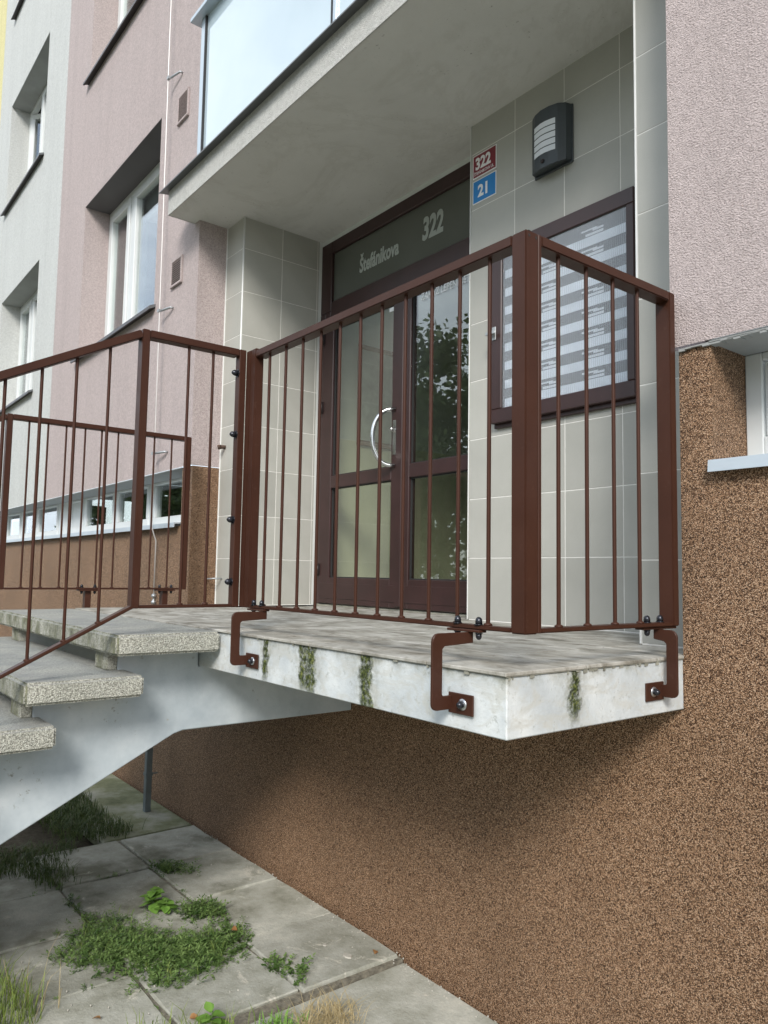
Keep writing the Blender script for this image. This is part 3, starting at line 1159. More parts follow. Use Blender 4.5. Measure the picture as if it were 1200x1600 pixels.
def leaf(x0, x1, gx0, gx1):
    s = MB()
    y0, y1 = D0 - 0.014, D0 + 0.045
    s.box(x0, gx0, y0, y1, 0.018, 2.14)
    s.box(gx1, x1, y0, y1, 0.018, 2.14)
    s.box(gx0, gx1, y0, y1, 2.06, 2.14)
    s.box(gx0, gx1, y0, y1, 0.855, 0.945)
    s.box(gx0, gx1, y0, y1, 0.018, 0.2045)
    s.build('leaf_frame', 'door', dr, 0.004)
    k = MB()
    k.box(x0 + 0.02, x1 - 0.02, y0 - 0.004, y0 + 0.001, 0.055, 0.165)
    k.build('kick_plate', 'door', dr, 0.002)
    for a, b in ((0.945, 2.06), (0.2045, 0.855)):
        p = MB()
        p.box(gx0, gx1, D0 + 0.012, D0 + 0.02, a, b)
        p.build('pane', 'door_glass', dr)
        gk = MB()
        for q in ((gx0, gx0 + 0.010, a, b), (gx1 - 0.010, gx1, a, b), (gx0 + .01, gx1 - .01, a, a + 0.008), (gx0 + .01, gx1 - .01, b - 0.008, b)):
            gk.box(q[0], q[1], D0 + 0.003, D0 + 0.012, q[2], q[3])
        gk.build('gasket', 'gasket', dr)


leaf(-3.402, -2.478, -3.275, -2.600 + 0.03)
leaf(-2.474, -1.718, -2.386, -1.79)
s = MB()
s.box(-2.505, -2.448, D0 - 0.026, D0 - 0.0145, 0.03, 2.135)
s.build('meeting_bar', 'door', dr, 0.003)
s = MB()
arc = []
x_, zt, zb = -2.535, 1.322, 0.946
for i in range(25):
    a = -math.pi / 2 + math.pi * i / 24
    arc.append((x_ - 0.085 * math.cos(a) ** 0.8 if math.cos(a) > 1e-6 else x_, D0 - 0.02 - 0.115 * (math.cos(a) ** 0.8 if math.cos(a) > 1e-6 else 0),
                (zt + zb) / 2 + (zt - zb) / 2 * math.sin(a)))
s.tube([(x_ + 0.004, D0 - 0.012, zb)] + arc[1:-1] + [(x_ + 0.004, D0 - 0.012, zt)], 0.0150, 12)
s.build('handle', 'stainless', dr)
s = MB()
s.lathe([(0.022, 0), (0.022, 0.006), (0.013, 0.012), (0.016, 0.03), (0.009, 0.042)], (-2.535, D0 - 0.014, 1.185), (0, -1, 0), 14)
s.box(-2.552, -2.518, D0 - 0.018, D0 - 0.0135, 1.02, 1.25)
s.build('lock', 'stainless', dr)
for z in (1.995, 1.473, 0.262):
    s = MB()
    s.tube([(-3.405, D0 - 0.022, z - 0.045), (-3.405, D0 - 0.022, z + 0.045)], 0.009, 8)
    s.box(-3.43, -3.385, D0 - 0.019, D0 - 0.0145, z - 0.04, z + 0.04)
    s.build('hinge', 'hinge', dr)
s = MB()
s.box(-2.64, -2.575, D0 + 0.0085, D0 + 0.0115, 2.012, 2.038)
s.build('sticker', 'paper', dr)
text('transom_lettering', '\u0160tef\u00e1nikova', 0.148, -3.01, D0 + 0.0185, 2.405, 'frost', dr, 0.0045, 0.08, 0.66)
text('transom_lettering', '322', 0.205, -2.325, D0 + 0.0185, 2.41, 'frost', dr, 0.0075, 0.12, 0.66)
text('door_lettering', 'Z\u00c1KAZ LEPEN\u00cd LET\u00c1K\u016e', 0.066, -2.315, D0 + 0.0105, 2.003, 'paper', dr, 0.0008, 0.0, 0.80)
s = MB()
s.box(-3.476, -1.6456, D0 + 0.0, DOOR + 0.12, -0.02, 0.011)
s.build('threshold', 'nosing', bl)

# ---- entrance hall seen through the panes, lit through an unseen gap added in its ceiling
hl = part('hall', None, bl)
H0 = DOOR + 0.075
s = MB()
s.quad((-3.50, H0, 1.28), (-3.50, 5.2, 1.28), (-3.50, 5.2, 2.9), (-3.50, H0, 2.9))
s.quad((-3.50, 5.2, 1.28), (-0.6, 5.2, 1.28), (-0.6, 5.2, 2.9), (-3.50, 5.2, 2.9))
s.quad((-0.6, H0, 1.28), (-0.6, 5.2, 1.28), (-0.6, 5.2, 2.9), (-0.6, H0, 2.9))
s.build('hall_wall', 'int_white', hl)
s = MB()
s.quad((-3.495, H0, 0), (-3.495, 5.2, 0), (-3.495, 5.2, 1.28), (-3.495, H0, 1.28))
s.quad((-3.5, 5.195, 0), (-0.6, 5.195, 0), (-0.6, 5.195, 1.28), (-3.5, 5.195, 1.28))
s.quad((-0.605, H0, 0), (-0.605, 5.2, 0), (-0.605, 5.2, 1.28), (-0.605, H0, 1.28))
s.build('hall_dado', 'int_yellow', hl)
s = MB()
s.quad((-3.5, H0, -0.004), (-0.6, H0, -0.004), (-0.6, 5.2, -0.004), (-3.5, 5.2, -0.004))
s.build('hall_floor', 'int_floor', hl)
s = MB()
s.box(-2.75, -0.6, H0, 5.2, 2.9, 2.95)
s.box(-3.5, -2.75, 2.9, 5.2, 2.9, 2.95)
s.build('hall_ceiling', 'int_white', hl)
s = MB()
s.box(-3.49, -3.472, 2.07, 2.45, 1.25, 2.06)
s.build('notice_frame', 'int_wood', hl)
s = MB()
s.box(-3.4718, -3.468, 2.10, 2.42, 1.29, 2.02)
s.build('notice_sheet', 'int_board', hl)

# ------------------------------------------------------------------ landing
ld = thing('entrance_landing', 'whitish concrete entrance landing with weathered floor tiles and moss streaks on its edge', 'landing', (0, 0, 0))
LX0 = -3.52
s = MB()
s.box(LX0, 0, 0.004, B - 0.001, -0.167, -0.012)
s.build('body', 'concrete', ld, 0.003)
s = MB()
s.box(XP + 0.002, -0.002, B + 0.001, DOOR + 0.1, -0.2, -0.013)
s.build('niche_base', 'concrete', ld)
FT = {}


def ftile(x0, x1, y0, y1):
    w, d = x1 - x0 - 0.005, y1 - y0 - 0.005
    key = (round(w, 3), round(d, 3))
    if key not in FT:
        q = MB()
        q.box(-w / 2, w / 2, -d / 2, d / 2, -0.0105, 0)
        me = q.mesh('floor_tile', 0.002, 1)
        me.materials.append(M['floor'])
        FT[key] = me
    o = link('floor_tile', FT[key], None, ld, ((x0 + x1) / 2, (y0 + y1) / 2, 0))
    o.rotation_euler = (R(random.uniform(-.12, .12)), R(random.uniform(-.12, .12)), 0)


fx = [-0.30 * i + 0.008 for i in range(12)] + [LX0]
fx = fx[::-1]
fy = [-0.008, 0.32, 0.665, B - 0.002]
for a, b in zip(fx, fx[1:]):
    for c, d in zip(fy, fy[1:]):
        ftile(a, b, c, d)
fy = [B + 0.002, 1.0, 1.345, 1.70]
for a, b in zip(fx[1:], fx[2:]):
    for c, d in zip(fy, fy[1:]):
        ftile(a, min(b, -0.004), c, d)
s = MB()
s.box(LX0, 0.004, 0.0, B - 0.004, -0.0118, -0.0105)
s.box(XP + .01, -0.004, B + .003, DOOR + 0.05, -0.0128, -0.0105)
s.build('mortar_bed', 'nosing', ld)
s = MB()
for i in range(36):
    t = random.uniform(-0.15, 0.72)
    r_ = random.uniform(0.001, 0.0035)
    if t > 0.0:
        s.box(0.001, 0.001 + r_, t, t + random.uniform(.004, .018), -0.016 - random.uniform(0, .006), -0.010 + random.uniform(0, 0.004))
    else:
        x = -random.uniform(0, 1.5)
        s.box(x, x + random.uniform(.004, .018), -r_, 0.002, -0.016 - random.uniform(0, .004), -0.011)
o = s.build('edge_crumbs', 'nosing', ld)
o['kind'] = 'stuff'

# ------------------------------------------------------------------ staircase
st = thing('staircase', 'open concrete staircase of washed pebble treads on pale painted stringers', 'staircase', (-2.55, -1.5, G))
RUN, RISE = 0.31, 0.155
NT_ = 8
for i in range(NT_):
    z = -0.006 - RISE * i
    yb = -0.004 - RUN * i
    q = MB()
    q.box(-1.0, 1.0, -0.212, 0.212, -0.08, 0)
    bmesh.ops.subdivide_edges(q.bm, edges=[e for e in q.bm.edges if abs(e.verts[0].co.x - e.verts[1].co.x) > 1], cuts=24)
    for v in q.bm.verts:
        v.co += Vector((random.uniform(-.001, .001), random.uniform(-.0012, .0012), random.uniform(-.0008, .0008)))
    me = q.mesh('tread', 0.010, 3)
    link('tread', me, 'aggregate', st, (-2.55, yb - 0.214, z))
for xa, xb in ((-1.90, -1.76), (-3.34, -3.20)):
    for i in range(NT_):
        z = -0.006 - RISE * i
        yb = -0.004 - RUN * i
        q = MB()
        q.box(xa - 0.002, xb + 0.002, yb - 0.388, yb - 0.345, z - RISE - 0.0, z - 0.0805)
        q.build('tread_block', 'aggregate', st, 0.004)
    prof = [(B - 0.002, -0.17), (B - 0.002, -0.430), (-0.06, -0.430), (-0.10, -0.440)]
    # sloping underside down to the ground, then back up along the stepped top
    n = NT_
    y_end = -0.004 - RUN * n
    prof += [(y_end - 0.1, -0.440 - 0.5 * (-0.10 - (y_end - 0.1)))]
    for i in range(n - 1, -1, -1):
        z = -0.006 - RISE * i - 0.081
        prof += [(-0.004 - RUN * i - 0.344, z - RISE if i == n - 1 else z - RISE), (-0.004 - RUN * i - 0.344, z)]
    prof += [(-0.002, -0.087), (-0.002, -0.1675)]
    q = MB()
    q.prism(prof, 'X', xa, xb)
    q.build('stringer', 'stringer', st, 0.004)

# ------------------------------------------------------------------ railings
RG = 'brown steel railings round the entrance'
BAL = MB()
BAL.tube([(0, 0, 0), (0, 0, 1)], 0.006, 10, cap=False)
BAL.lathe([(0.0125, -0.0), (0.0115, 0.004), (0.006, 0.007)], (0, 0, 0), (0, 0, 1), 10)
BALM = BAL.mesh('baluster')
BALM.materials.append(M['brown'])


def baluster(p, x, y, z0, z1):
    o = link('baluster', BALM, None, p, (x, y, z0))
    o.scale = (1, 1, z1 - z0)


NUT = MB()
NUT.lathe([(0.012, 0), (0.012, 0.002)], (0, 0, 0), (0, 0, 1), 14)
NUT.lathe([(0.0095, 0.002), (0.0095, 0.010), (0.0088, 0.014), (0.0065, 0.018), (0.003, 0.0205)], (0, 0, 0), (0, 0, 1), 6)
NUTM = NUT.mesh('nut')
NUTM.materials.append(M['nut'])
WSH = MB()
WSH.lathe([(0.015, 0), (0.015, 0.0025), (0.007, 0.0028)], (0, 0, 0), (0, 0, 1), 18)
WSHM = WSH.mesh('washer')
WSHM.materials.append(M['washer'])


def nut(p, loc, d, sc=1.0, washer=False):
    o = link('nut', NUTM, None, p, loc)
    o.rotation_euler = Vector(d).to_track_quat('Z', 'Y').to_euler()
    o.scale = (sc, sc, sc)
    if washer:
        w = link('washer', WSHM, None, p, loc)
        w.rotation_euler = o.rotation_euler


def beam(mb, a, b, w, h, up=(0, 0, 1)):
    """bar of section w x h from a to b"""
    a, b = Vector(a), Vector(b)
    d = (b - a).normalized()
    u = Vector(up)
    sd = d.cross(u).normalized() * (w / 2)
    uu = sd.cross(d).normalized() * (h / 2)
    vs = [mb.bm.verts.new(p + i * sd + j * uu) for p in (a, b) for i, j in ((-1, -1), (1, -1), (1, 1), (-1, 1))]
    for f in ((0, 1, 2, 3), (7, 6, 5, 4), (0, 4, 5, 1), (1, 5, 6, 2), (2, 6, 7, 3), (3, 7, 4, 0)):
        mb.bm.faces.new([vs[i] for i in f])
    return mb


ZB0, ZT1 = 0.093, 1.155
# --- front railing along the landing edge, with the corner post
fr = thing('front_railing', 'brown steel railing along the front edge of the landing facing the street', 'railing', (-0.75, 0.085, 0.09), RG)
YF0, YF1 = 0.06, 0.11
s = MB()
s.box(-0.040, 0.011, YF0, YF1, ZB0 - 0.002, ZT1)
s.build('post', 'brown', fr, 0.0035, 2)
s = MB()
s.box(-1.5299, -1.492, YF0, YF1 - 0.01, ZB0, ZT1 + 0.010)
s.box(-1.4915, -1.452, YF0 + 0.001, YF1 - 0.01, ZB0, ZT1 + 0.010)
s.build('post', 'brown', fr, 0.003, 2)
s = MB()
s.box(-1.4515, -0.0405, YF0, YF1, ZT1 - 0.030, ZT1)
s.build('top_rail', 'brown', fr, 0.003, 2)
s = MB()
s.box(-1.4515, -0.0405, YF0 + 0.001, YF1 - 0.012, ZB0, ZB0 + 0.012)
s.build('bottom_rail', 'brown', fr, 0.0025, 2)
for x in (-1.369, -1.241, -1.117, -0.993, -0.870, -0.748, -0.629, -0.507, -0.382, -0.260, -0.140):
    baluster(fr, x, 0.082, ZB0 + 0.012, ZT1 - 0.03)
# small vent holes drilled near the top of the corner post
s = MB()
s.tube([(0.0105, 0.073, ZT1 - 0.014), (0.0118, 0.073, ZT1 - 0.014)], 0.0042, 10)
s.tube([(0.0105, 0.100, ZT1 - 0.014), (0.0118, 0.100, ZT1 - 0.014)], 0.0042, 10)
s.build('vent_hole', 'gasket', fr)


def bracket(p, origin, out, along, reach=0.075, in_=0.075, TA=-0.08, TB=0.046, NA=(-0.05, 0.032)):
    """cranked flat bracket: plate on the slab edge, arm out, up and back in under the rail.
    origin = point on the slab face (edge plane), out = outward dir, along = dir along the edge"""
    out, along = Vector(out), Vector(along)
    O = Vector(origin)
    b = part('bracket', None, p)
    zc, zt = -0.098, 0.0668      # lower arm centre, upper arm centre
    hw, t = 0.018, 0.0085

    def P(o_, z, a):
        return O + out * o_ + along * a + Vector((0, 0, z - O.z))
    # C outline in the (out, z) plane
    R0 = reach
    pts_o = []
    w = 0.036
    outer = [(0.0, zc - hw), (R0 - 0.018, zc - hw)]
    for k in range(5):
        a = -math.pi / 2 + (math.pi / 2) * k / 4
        outer.append((R0 - 0.018 + 0.018 * math.cos(a), zc - hw + 0.018 + 0.018 * math.sin(a)))
    for k in range(5):
        a = (math.pi / 2) * k / 4
        outer.append((R0 - 0.022 + 0.022 * math.cos(a), zt + hw - 0.022 + 0.022 * math.sin(a)))
    outer.append((-in_, zt + hw))
    inner = [(-in_, zt - hw + 0.006), (R0 - w - 0.008, zt - hw + 0.001), (R0 - w, zt - hw - 0.006), (R0 - w, zc + hw + 0.004), (R0 - w - 0.004, zc + hw), (0.0, zc + hw)]
    poly = outer + inner
    mb_ = MB()
    A = [mb_.bm.verts.new(P(o_, z, -t / 2)) for o_, z in poly]
    Bv = [mb_.bm.verts.new(P(o_, z, t / 2)) for o_, z in poly]
    n = len(poly)
    mb_.bm.faces.new(A)
    mb_.bm.faces.new(Bv[::-1])
    for i in range(n):
        mb_.bm.faces.new([A[i], Bv[i], Bv[(i + 1) % n], A[(i + 1) % n]])
    mb_.build('arm', 'brown', b, 0.0015)
    pl = MB()
    ps = [P(o_, z, a) for o_ in (0.0005, 0.0065) for z, a in ((zc - 0.027, -0.008), (zc - 0.027, 0.084), (zc + 0.027, 0.084), (zc + 0.027, -0.008))]
    vs = [pl.bm.verts.new(q) for q in ps]
    for f in ((0, 1, 2, 3), (7, 6, 5, 4), (0, 4, 5, 1), (1, 5, 6, 2), (2, 6, 7, 3), (3, 7, 4, 0)):
        pl.bm.faces.new([vs[i] for i in f])
    pl.build('plate', 'brown', b, 0.0015)
    nut(b, P(0.0066, zc, 0.048), out, 1.0, True)
    tp = MB()
    ps = [P(o_, z, a) for z in (zt + hw + 0.0003, zt + hw + 0.0075) for o_, a in ((-in_ - 0.008, TA), (-in_ + 0.022, TA), (-in_ + 0.022, TB), (-in_ - 0.008, TB))]
    vs = [tp.bm.verts.new(q) for q in ps]
    for f in ((0, 1, 2, 3), (7, 6, 5, 4), (0, 4, 5, 1), (1, 5, 6, 2), (2, 6, 7, 3), (3, 7, 4, 0)):
        tp.bm.faces.new([vs[i] for i in f])
    tp.build('top_plate', 'brown', b, 0.0015)
    for a in NA:
        nut(b, P(-in_ + 0.008, ZB0 + 0.0125, a), (0, 0, 1), 1.05)
        nut(b, P(-in_ + 0.008, zt + hw - 0.001, a), (0, 0, -1), 0.9)
    return b


bracket(fr, (-0.192, 0.0, 0), (0, -1, 0), (1, 0, 0))
bracket(fr, (-1.325, 0.0, 0), (0, -1, 0), (1, 0, 0), TA=-0.12, TB=0.01, NA=(-0.09, -0.028))

# --- right end railing, from the corner post to the wall
sr = thing('end_railing', 'short brown steel railing at the right end of the landing, running to the wall', 'railing', (-0.015, 0.45, 0.09), RG)
s = MB()
s.box(-0.038, 0.0105, 0.1112, 0.124, ZB0, ZT1)
s.build('post', 'brown', sr, 0.002)
s = MB()
s.box(-0.040, 0.011, 0.745, 0.777, ZB0, ZT1)
s.build('post', 'brown', sr, 0.003, 2)
s = MB()
s.box(-0.040, 0.011, 0.1245, 0.7445, ZT1 - 0.030, ZT1)
s.build('top_rail', 'brown', sr, 0.003, 2)
s = MB()
s.box(-0.030, 0.010, 0.1245, 0.7445, ZB0, ZB0 + 0.012)
s.build('bottom_rail', 'brown', sr, 0.0025, 2)
for y in (0.215, 0.340, 0.468, 0.594):
    baluster(sr, -0.008, y, ZB0 + 0.012, ZT1 - 0.03)
bracket(sr, (0.0, 0.685, 0), (1, 0, 0), (0, -1, 0), 0.058, 0.02, -0.09, 0.09, (-0.02, 0.05))

# --- stair railing on the near side
tr = thing('stair_railing', 'brown steel railing stepping down along the near side of the stairs', 'railing', (-1.55, -0.4, 0.09), RG)
X0, X1 = -1.58, -1.53
s = MB()
s.box(X0 + .012, X1, 0.030, 0.0598, ZB0, ZT1 + 0.016)
s.build('post', 'brown', tr, 0.002)
s = MB()
s.box(X0, X1, -0.386, -0.356, ZB0 - 0.0, ZT1 + 0.016)
s.build('post', 'brown', tr, 0.003, 2)
s = MB()
s.box(X0, X1, -0.3555, 0.0295, ZT1 - 0.014, ZT1 + 0.016)
s.build('top_rail', 'brown', tr, 0.003, 2)
s = MB()
s.box(X0 + 0.006, X1 - .002, -0.3555, 0.0295, ZB0, ZB0 + 0.012)
s.build('bottom_rail', 'brown', tr, 0.0025, 2)
for y in (-0.080, -0.186):
    baluster(tr, -1.553, y, ZB0 + 0.012, ZT1 - 0.014)
SLT, SLB = 0.520, 0.520
YE = -2.72
s = MB()
beam(s, (-1.555, -0.387, ZT1 - 0.004), (-1.555, YE, ZT1 - 0.004 - SLT * (-0.387 - YE)), 0.05, 0.03)
s.build('sloping_top_rail', 'brown', tr, 0.003, 2)
s = MB()
beam(s, (-1.553, -0.380, ZB0 + 0.006), (-1.553, YE, ZB0 + 0.006 - SLB * (-0.380 - YE)), 0.042, 0.012)
s.build('sloping_bottom_rail', 'brown', tr, 0.0025, 2)
y = -0.500
while y > YE + 0.05:
    baluster(tr, -1.553, y, ZB0 + 0.010 - SLB * (-0.380 - y), ZT1 - 0.015 - SLT * (-0.387 - y))
    y -= 0.1185
s = MB()
s.box(X0, X1, YE - 0.03, YE, G + 0.2, ZT1 - 0.004 - SLT * (-0.387 - YE))
s.build('post', 'brown', tr, 0.003)
for z in (1.070, 0.809, 0.452, 0.196):
    nut(tr, (-1.545, 0.0295, z), (0, -1, 0), 1.35, True)

# --- far railing on the left side of the landing and stairs
xr = thing('far_railing', 'brown steel railing on the far left side of landing and stairs', 'railing', (-3.53, 0.1, 0.09), RG)
X0, X1 = -3.555, -3.505
s = MB()
s.box(X0, X1, 0.670, 0.702, 0.112, 1.140)
s.build('post', 'brown', xr, 0.003, 2)
s = MB()
s.box(X0, X1, -0.444, -0.412, 0.112, 1.140)
s.build('post', 'brown', xr, 0.003, 2)
s = MB()
s.box(X0, X1, -0.4115, 0.6695, 1.110, 1.140)
s.build('top_rail', 'brown', xr, 0.003, 2)
s = MB()
s.box(X0 + .005, X1 - .002, -0.4115, 0.6695, 0.112, 0.123)
s.build('bottom_rail', 'brown', xr, 0.0025, 2)
for y in (0.572, 0.452, 0.332, 0.214, 0.110, 0.008, -0.105, -0.211, -0.318):
    baluster(xr, -3.528, y, 0.123, 1.112)
s = MB()
beam(s, (-3.53, -0.444, 1.122), (-3.53, YE, 1.122 - SLT * (-0.444 - YE)), 0.05, 0.03)
s.build('sloping_top_rail', 'brown', xr, 0.003, 2)
s = MB()
beam(s, (-3.53, -0.440, 0.118), (-3.53, YE, 0.118 - SLB * (-0.440 - YE)), 0.042, 0.012)
s.build('sloping_bottom_rail', 'brown', xr, 0.0025, 2)
y = -0.545
while y > YE + 0.05:
    baluster(xr, -3.53, y, 0.122 - SLB * (-0.44 - y), 1.112 - SLT * (-0.444 - y))
    y -= 0.1185
for yb in (0.07, 0.565):
    b = part('bracket', None, xr)
    s = MB()
    s.box(X0 - 0.01, X1 + 0.004, yb - 0.06, yb + 0.06, 0.103, 0.1115)
    s.build('top_plate', 'brown', b, 0.001)
    s = MB()
    s.box(X0 - 0.055, X0 + 0.03, yb - 0.005, yb + 0.005, 0.062, 0.1025)
    s.box(X0 - 0.055, X0 - 0.02, yb - 0.005, yb + 0.005, -0.11, 0.062)
    s.box(X0 - 0.02, X0 + 0.034, yb - 0.005, yb + 0.005, -0.11, -0.07)
    s.box(X0 + 0.005, X1 - 0.018, yb - 0.018, yb + 0.018, -0.012, 0.1028)
    s.build('arm', 'brown', b, 0.001)
    for a in (-0.04, 0.04):
        nut(b, (-3.525, yb + a, 0.1235), (0, 0, 1), 1.0)
        nut(b, (-3.525, yb + a, 0.103), (0, 0, -1), 0.9)

# ------------------------------------------------------------------ wall lamp
lp = thing('wall_lamp', 'anthracite outdoor wall lamp with white louvred front above the notice case', 'lamp', (-1.05, PAN, 2.42))
s = MB()
s.box(-1.172, -0.932, PAN - 0.012, PAN - 0.0005, 2.262, 2.562)
s.build('back_plate', 'anthracite', lp, 0.003)
plan = [(-1.168, PAN - 0.0125), (-1.150, PAN - 0.055), (-1.115, PAN - 0.076), (-1.07, PAN - 0.088), (-1.02, PAN - 0.086), (-0.975, PAN - 0.072), (-0.945, PAN - 0.045), (-0.936, PAN - 0.0125)]
s = MB()
lo = [s.bm.verts.new((x, y, 2.275 - 0.30 * (PAN - 0.0125 - y))) for x, y in plan]
hi = [s.bm.verts.new((x, y, 2.560)) for x, y in plan]
s.bm.faces.new(lo)
s.bm.faces.new(hi[::-1])
for i in range(len(plan)):
    j = (i + 1) % len(plan)
    s.bm.faces.new([lo[i], hi[i], hi[j], lo[j]])
s.build('housing', 'anthracite', lp, 0.003)
arcp = [(-1.118, PAN - 0.0765), (-1.10, PAN - 0.083), (-1.07, PAN - 0.090), (-1.04, PAN - 0.0905), (-1.005, PAN - 0.084), (-0.985, PAN - 0.0775)]
for k in range(5):
    z = 2.325 + k * 0.0335
    q = MB()
    for (a, b) in zip(arcp, arcp[1:]):
        q.quad((a[0], a[1], z), (b[0], b[1], z), (b[0], b[1], z + 0.028), (a[0], a[1], z + 0.028))
    q.build('louvre', 'lampglass', lp)
s = MB()
s.lathe([(0.011, 0), (0.0105, 0.005), (0.006, 0.009)], (-1.055, PAN - 0.088, 2.288), (0, -1, 0), 14)
s.build('sensor', 'hinge', lp)

# ------------------------------------------------------------------ house numbers
rs = thing('house_number_plate', 'dark red enamel plate reading 322, on the tiles above the blue one', 'sign', (-1.535, PAN, 2.52))
s = MB()
s.box(-1.627, -1.446, PAN - 0.003, PAN - 0.0004, 2.453, 2.588)
s.build('border', 'sign_white', rs, 0.001)
s = MB()
s.box(-1.621, -1.452, PAN - 0.0038, PAN - 0.0031, 2.459, 2.582)
s.build('plate', 'sign_red', rs)
text('number', '322', 0.092, -1.606, PAN - 0.0046, 2.501, 'sign_white', rs, 0.0034, 0, 0.86, 0.0004)
text('street_name', '\u0160TEF\u00c1NIKOVA UL.', 0.0245, -1.614, PAN - 0.0046, 2.469, 'sign_white', rs, 0.0002, 0, 0.76, 0.0004)
bs = thing('house_number_plate', 'blue enamel plate reading 21, on the tiles below the red one', 'sign', (-1.535, PAN, 2.37))
s = MB()
s.box(-1.627, -1.447, PAN - 0.003, PAN - 0.0004, 2.305, 2.440)
s.build('border', 'sign_white', bs, 0.001)
s = MB()
s.box(-1.621, -1.453, PAN - 0.0038, PAN - 0.0031, 2.311, 2.434)
s.build('plate', 'sign_blue', bs)
text('number', '21', 0.092, -1.585, PAN - 0.0046, 2.339, 'sign_white', bs, 0.0034, 0, 0.95, 0.0004)

# ------------------------------------------------------------------ notice case
nc = thing('notice_case', 'dark brown framed notice case with ribbed glazing on the tiled wall', 'notice case', (-1.0, PAN, 1.5))
x0, x1, z0, z1, y0 = -1.442, -0.575, 1.030, 1.985, PAN - 0.045
t = 0.075
s = MB()
s.box(x0, x1, y0, PAN - 0.02, z1 - t, z1)
s.box(x0, x1, y0, PAN - 0.02, z0, z0 + t)
s.box(x0, x0 + t, y0, PAN - 0.02, z0 + t, z1 - t)
s.box(x1 - 0.042, x1, y0, PAN - 0.02, z0 + t, z1 - t)
s.build('frame', 'door', nc, 0.004)
s = MB()
s.box(x0 + 0.004, x1 - 0.004, PAN - 0.0195, PAN - 0.0005, z0 - 0.022, z1 - 0.004)
s.build('back_box', 'door', nc, 0.002)
s = MB()
s.box(x0 + t, x1 - 0.042, y0 + 0.010, y0 + 0.013, z0 + t, z1 - t)
s.build('glazing', 'poly', nc)
s = MB()
s.box(x0 + t, x1 - 0.042, y0 + 0.0255, y0 + 0.0265, z0 + t, z1 - t)
s.build('board', 'paper_grey', nc)
for k in range(8):  # white bands and short white bars in front of the grey board
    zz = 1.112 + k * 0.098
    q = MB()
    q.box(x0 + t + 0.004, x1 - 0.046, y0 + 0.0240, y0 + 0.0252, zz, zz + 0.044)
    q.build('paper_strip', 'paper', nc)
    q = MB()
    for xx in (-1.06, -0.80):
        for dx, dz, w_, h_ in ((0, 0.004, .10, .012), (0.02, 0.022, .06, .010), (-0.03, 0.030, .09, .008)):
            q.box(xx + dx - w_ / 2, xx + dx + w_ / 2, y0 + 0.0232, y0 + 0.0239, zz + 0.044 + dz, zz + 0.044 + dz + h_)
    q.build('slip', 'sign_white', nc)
s = MB()
s.box(-1.428, -1.402, y0 - 0.006, y0 - 0.0005, 1.475, 1.545)
s.lathe([(0.009, 0), (0.008, 0.02), (0.005, 0.03)], (-1.415, y0 - 0.006, 1.509), (0, -1, 0), 10)
s.box(-1.450, -1.385, y0 - 0.034, y0 - 0.024, 1.500, 1.517)
s.build('latch', 'galv', nc, 0.001)
s = MB()
for xx in (-1.19, ):
    s.box(xx - .012, xx + .012, y0 - .004, y0 + .012, z1, z1 + .008)
    s.box(xx - .012, xx + .012, y0 - .004, y0 + .012, z0 - .008, z0)
s.build('clip', 'hinge', nc)

# ------------------------------------------------------------------ ventilation grilles
for nm, xa, xb, za, zb in (('upper', -4.195, -3.995, 3.705, 3.935), ('lower', -4.20, -4.0, 2.395, 2.61)):
    vg = thing('ventilation_grille', 'pinkish ventilation grille on the pink wall, %s of the two' % nm, 'vent', ((xa + xb) / 2, F, za), 'ventilation grilles on the pink wall')
    s = MB()
    s.box(xa, xb, F - 0.016, F - 0.0005, zb - 0.016, zb)
    s.box(xa, xb, F - 0.020, F - 0.0005, za, za + 0.018)
    s.box(xa, xa + 0.016, F - 0.016, F - 0.0005, za + 0.018, zb - 0.016)
    s.box(xb - 0.016, xb, F - 0.016, F - 0.0005, za + 0.018, zb - 0.016)
    s.build('frame', 'pink', vg, 0.002)
    s = MB()
    s.box(xa + 0.016, xb - 0.016, F - 0.003, F - 0.001, za + 0.018, zb - 0.016)
    s.build('back', 'gasket', vg)
    n = 11
    hh = (zb - za - 0.034) / n
    for k in range(n):
        q = MB()
        zz = za + 0.018 + hh * k
        q.prism([(F - 0.015, zz + 0.002), (F - 0.004, zz + 0.005), (F - 0.004, zz + 0.0075), (F - 0.015, zz + 0.0045)], 'X', xa + 0.0161, xb - 0.0161)
        q.build('slat', 'pink', vg)

# ------------------------------------------------------------------ lightning conductor
lc = thing('lightning_conductor', 'thin pale lightning conductor rod held off the pink wall by clips', 'conductor', (-4.28, F, 0.02))
XC, YCb = -4.285, F - 0.06
s = MB()
s.tube([(XC - .03, YCb, 9.5), (XC - .015, YCb, 4.5), (XC + 0.01, YCb, 2.3), (XC + 0.03, YCb, 0.56), (XC - 0.01, B - 0.022, 0.46), (XC - 0.01, B - 0.022, 0.06)], 0.0052, 8)
s.build('rod', 'cable', lc)
for z in (4.13, 2.236, 1.123):
    q = MB()
    q.box(XC - 0.012, XC + 0.02, YCb - 0.012, YCb + 0.010, z - 0.012, z + 0.010)
    q.tube([(XC + 0.005, YCb + 0.008, z), (XC + 0.13, F - 0.022, z + 0.002), (XC + 0.13, F + 0.0, z + 0.002)], 0.009, 6)
    q.build('clip', 'galv', lc)
q = MB()
q.lathe([(0.008, 0), (0.018, 0.008), (0.018, 0.022), (0.008, 0.03), (0.008, 0.05), (0.018, 0.055), (0.018, 0.07), (0.007, 0.08)], (XC - 0.01, B - 0.022, -0.02), (0, 0, 1), 10)
q.build('joint', 'galv', lc)

